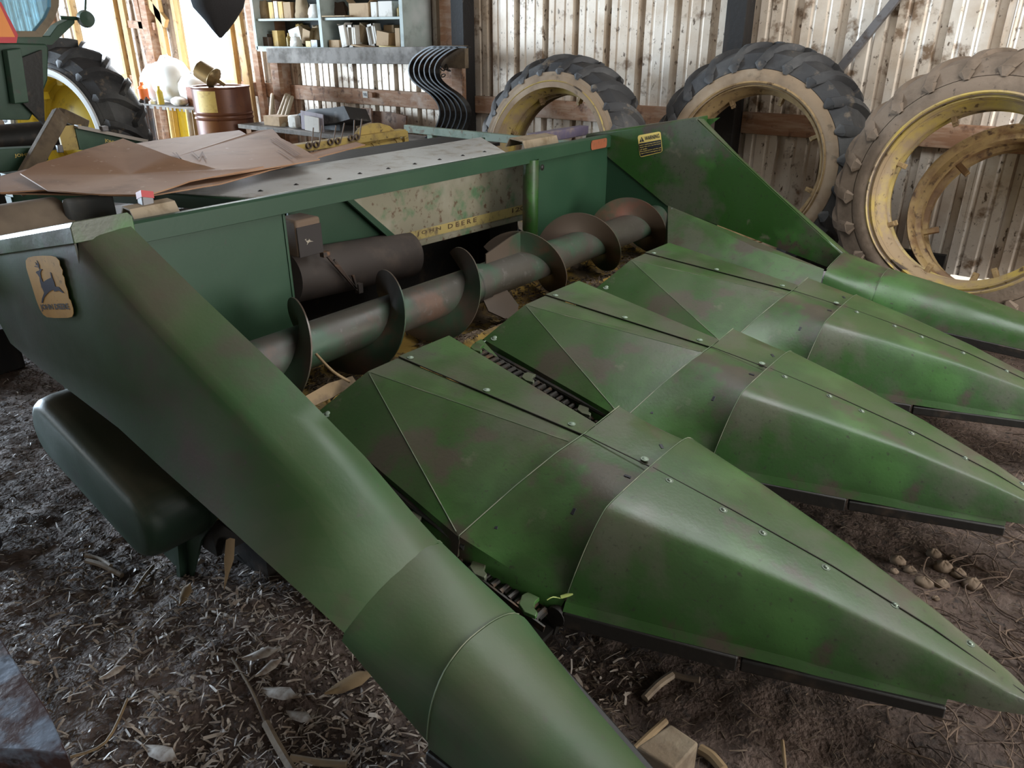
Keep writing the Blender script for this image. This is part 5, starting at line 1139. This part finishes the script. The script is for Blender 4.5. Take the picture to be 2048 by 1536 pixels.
litter('straw_litter', 24000, g_left, straw_m, 'pale chopped straw strewn over the dirt left of the corn head')
def g_left2(r):
    x, y = r.uniform(-5, -.6), r.uniform(-.2, 1.6); return Vector((x, y, fh(x, y))), r.uniform(.008, .03), r.uniform(.002, .006), .002
litter('dark_litter', 14000, g_left2, straw_d, 'brown chopped stalk litter on the dirt left of the corn head')
def g_right(r):
    x, y = r.uniform(-1.2, 1.4), r.uniform(1.0, 5.2); return Vector((x, y, fh(x, y))), r.uniform(.012, .05), r.uniform(.0015, .004), .003
litter('under_snout_litter', 11000, g_right, straw_d, 'brown straw and roots on the dirt under the snouts')
def g_trough(r):
    y = r.uniform(1.0, 4.38); x = r.uniform(-2.62, -1.93); tx = x + 2.28; z = -1.06 - math.sqrt(max(.0, .235**2*(1-(tx/.30)**2))) if abs(tx) < .26 else (-1.22 if tx < 0 else -1.262)
    if noise.noise(Vector((x*4, y*4, 2))) < -.12 and r.random() < .8: return None
    return W(x, y, z + .004), r.uniform(.015, .06), r.uniform(.003, .009), .004
litter('trough_chaff', 6500, g_trough, straw_d, 'brown husks and chaff lying in the auger trough')
rnd = random.Random(8); d = MB()
for k in range(420):
    x, y = rnd.uniform(-.15, .75), rnd.uniform(2.0, 3.9) if k % 2 else rnd.uniform(1.7, 2.6); a = rnd.uniform(0, 6.28); pts = []; p = Vector((x, y, fh(x, y) + .006)); L_ = rnd.uniform(.03, .06)
    for j in range(6):
        pts.append(p.copy()); a += rnd.uniform(-.9, .9); p = p + Vector((math.cos(a), math.sin(a), 0))*L_; p.z = fh(p.x, p.y) + .004 + .03*rnd.random()
    d.tube(smoothcurve(pts, 2), rnd.uniform(.0012, .003), 5)
tag(d.build('root_tangle', mat('dry_roots', (.11, .07, .045), [((.05, .03, .02), 9, .45, .6, 4)], rough=.85)), 'tangle of dry brown roots at the right under the snout tips', 'roots', kind='stuff')
# ------------------------------------------------------------------ camera, sky and daylight
cam = bpy.data.cameras.new('camera'); co = bpy.data.objects.new('camera', cam); COL.objects.link(co)
cam.sensor_width = 36; cam.lens = F/2048*36; cam.clip_start = .05; cam.clip_end = 200
f_ = Vector((FW[0]*math.cos(PT), FW[1]*math.cos(PT), -math.sin(PT))); r_ = Vector((RT[0], RT[1], 0)); u_ = r_.cross(f_)
co.matrix_world = Matrix(((r_.x, u_.x, -f_.x, 0), (r_.y, u_.y, -f_.y, 0), (r_.z, u_.z, -f_.z, H), (0, 0, 0, 1)))
S.camera = co
wd = bpy.data.worlds.new('daylight'); S.world = wd; wd.use_nodes = True
bg = wd.node_tree.nodes['Background']; bg.inputs[0].default_value = (.80, .90, 1., 1); bg.inputs[1].default_value = 4.
def daylight(name, loc, aim, sx, sy, power, col):
    l = bpy.data.lights.new(name, 'AREA'); l.shape = 'RECTANGLE'; l.size = sx; l.size_y = sy; l.energy = power; l.color = col
    o = bpy.data.objects.new(name, l); COL.objects.link(o); o.location = loc
    o.rotation_euler = (Vector(aim) - Vector(loc)).to_track_quat('-Z', 'Y').to_euler(); return o
# daylight entering by the door openings, the added roof opening and the windows
daylight('daylight_left_door', (XL+.1, -1.3, 1.7), (-1, .5, .6), 5.6, 3.0, 3400, (.68, .84, 1.))
daylight('daylight_right_door', (XR-.1, 2.6, 1.7), (-2, 2.7, .9), 4.1, 3.0, 420, (1., .96, .90))
daylight('added_roof_light', ((SKX[0]+SKX[1])/2, (SKY[0]+SKY[1])/2, TOPZ-.02), ((SKX[0]+SKX[1])/2, (SKY[0]+SKY[1])/2, 0), SKX[1]-SKX[0], SKY[1]-SKY[0], 88, (1., .98, .92))  # area lamp filling the added roof opening, for top light
for i, (a, b) in enumerate(WIN): daylight('daylight_window_%d' % i, ((a+b)/2, YW-.12, 1.75), ((a+b)/2 + 2, 0, .2), 1.1, 1.3, 260, (.92, .96, 1.))
S.view_settings.view_transform = 'Standard'; S.view_settings.look = 'None'; S.view_settings.exposure = 0; S.view_settings.gamma = 1; S.view_settings.use_curve_mapping = False
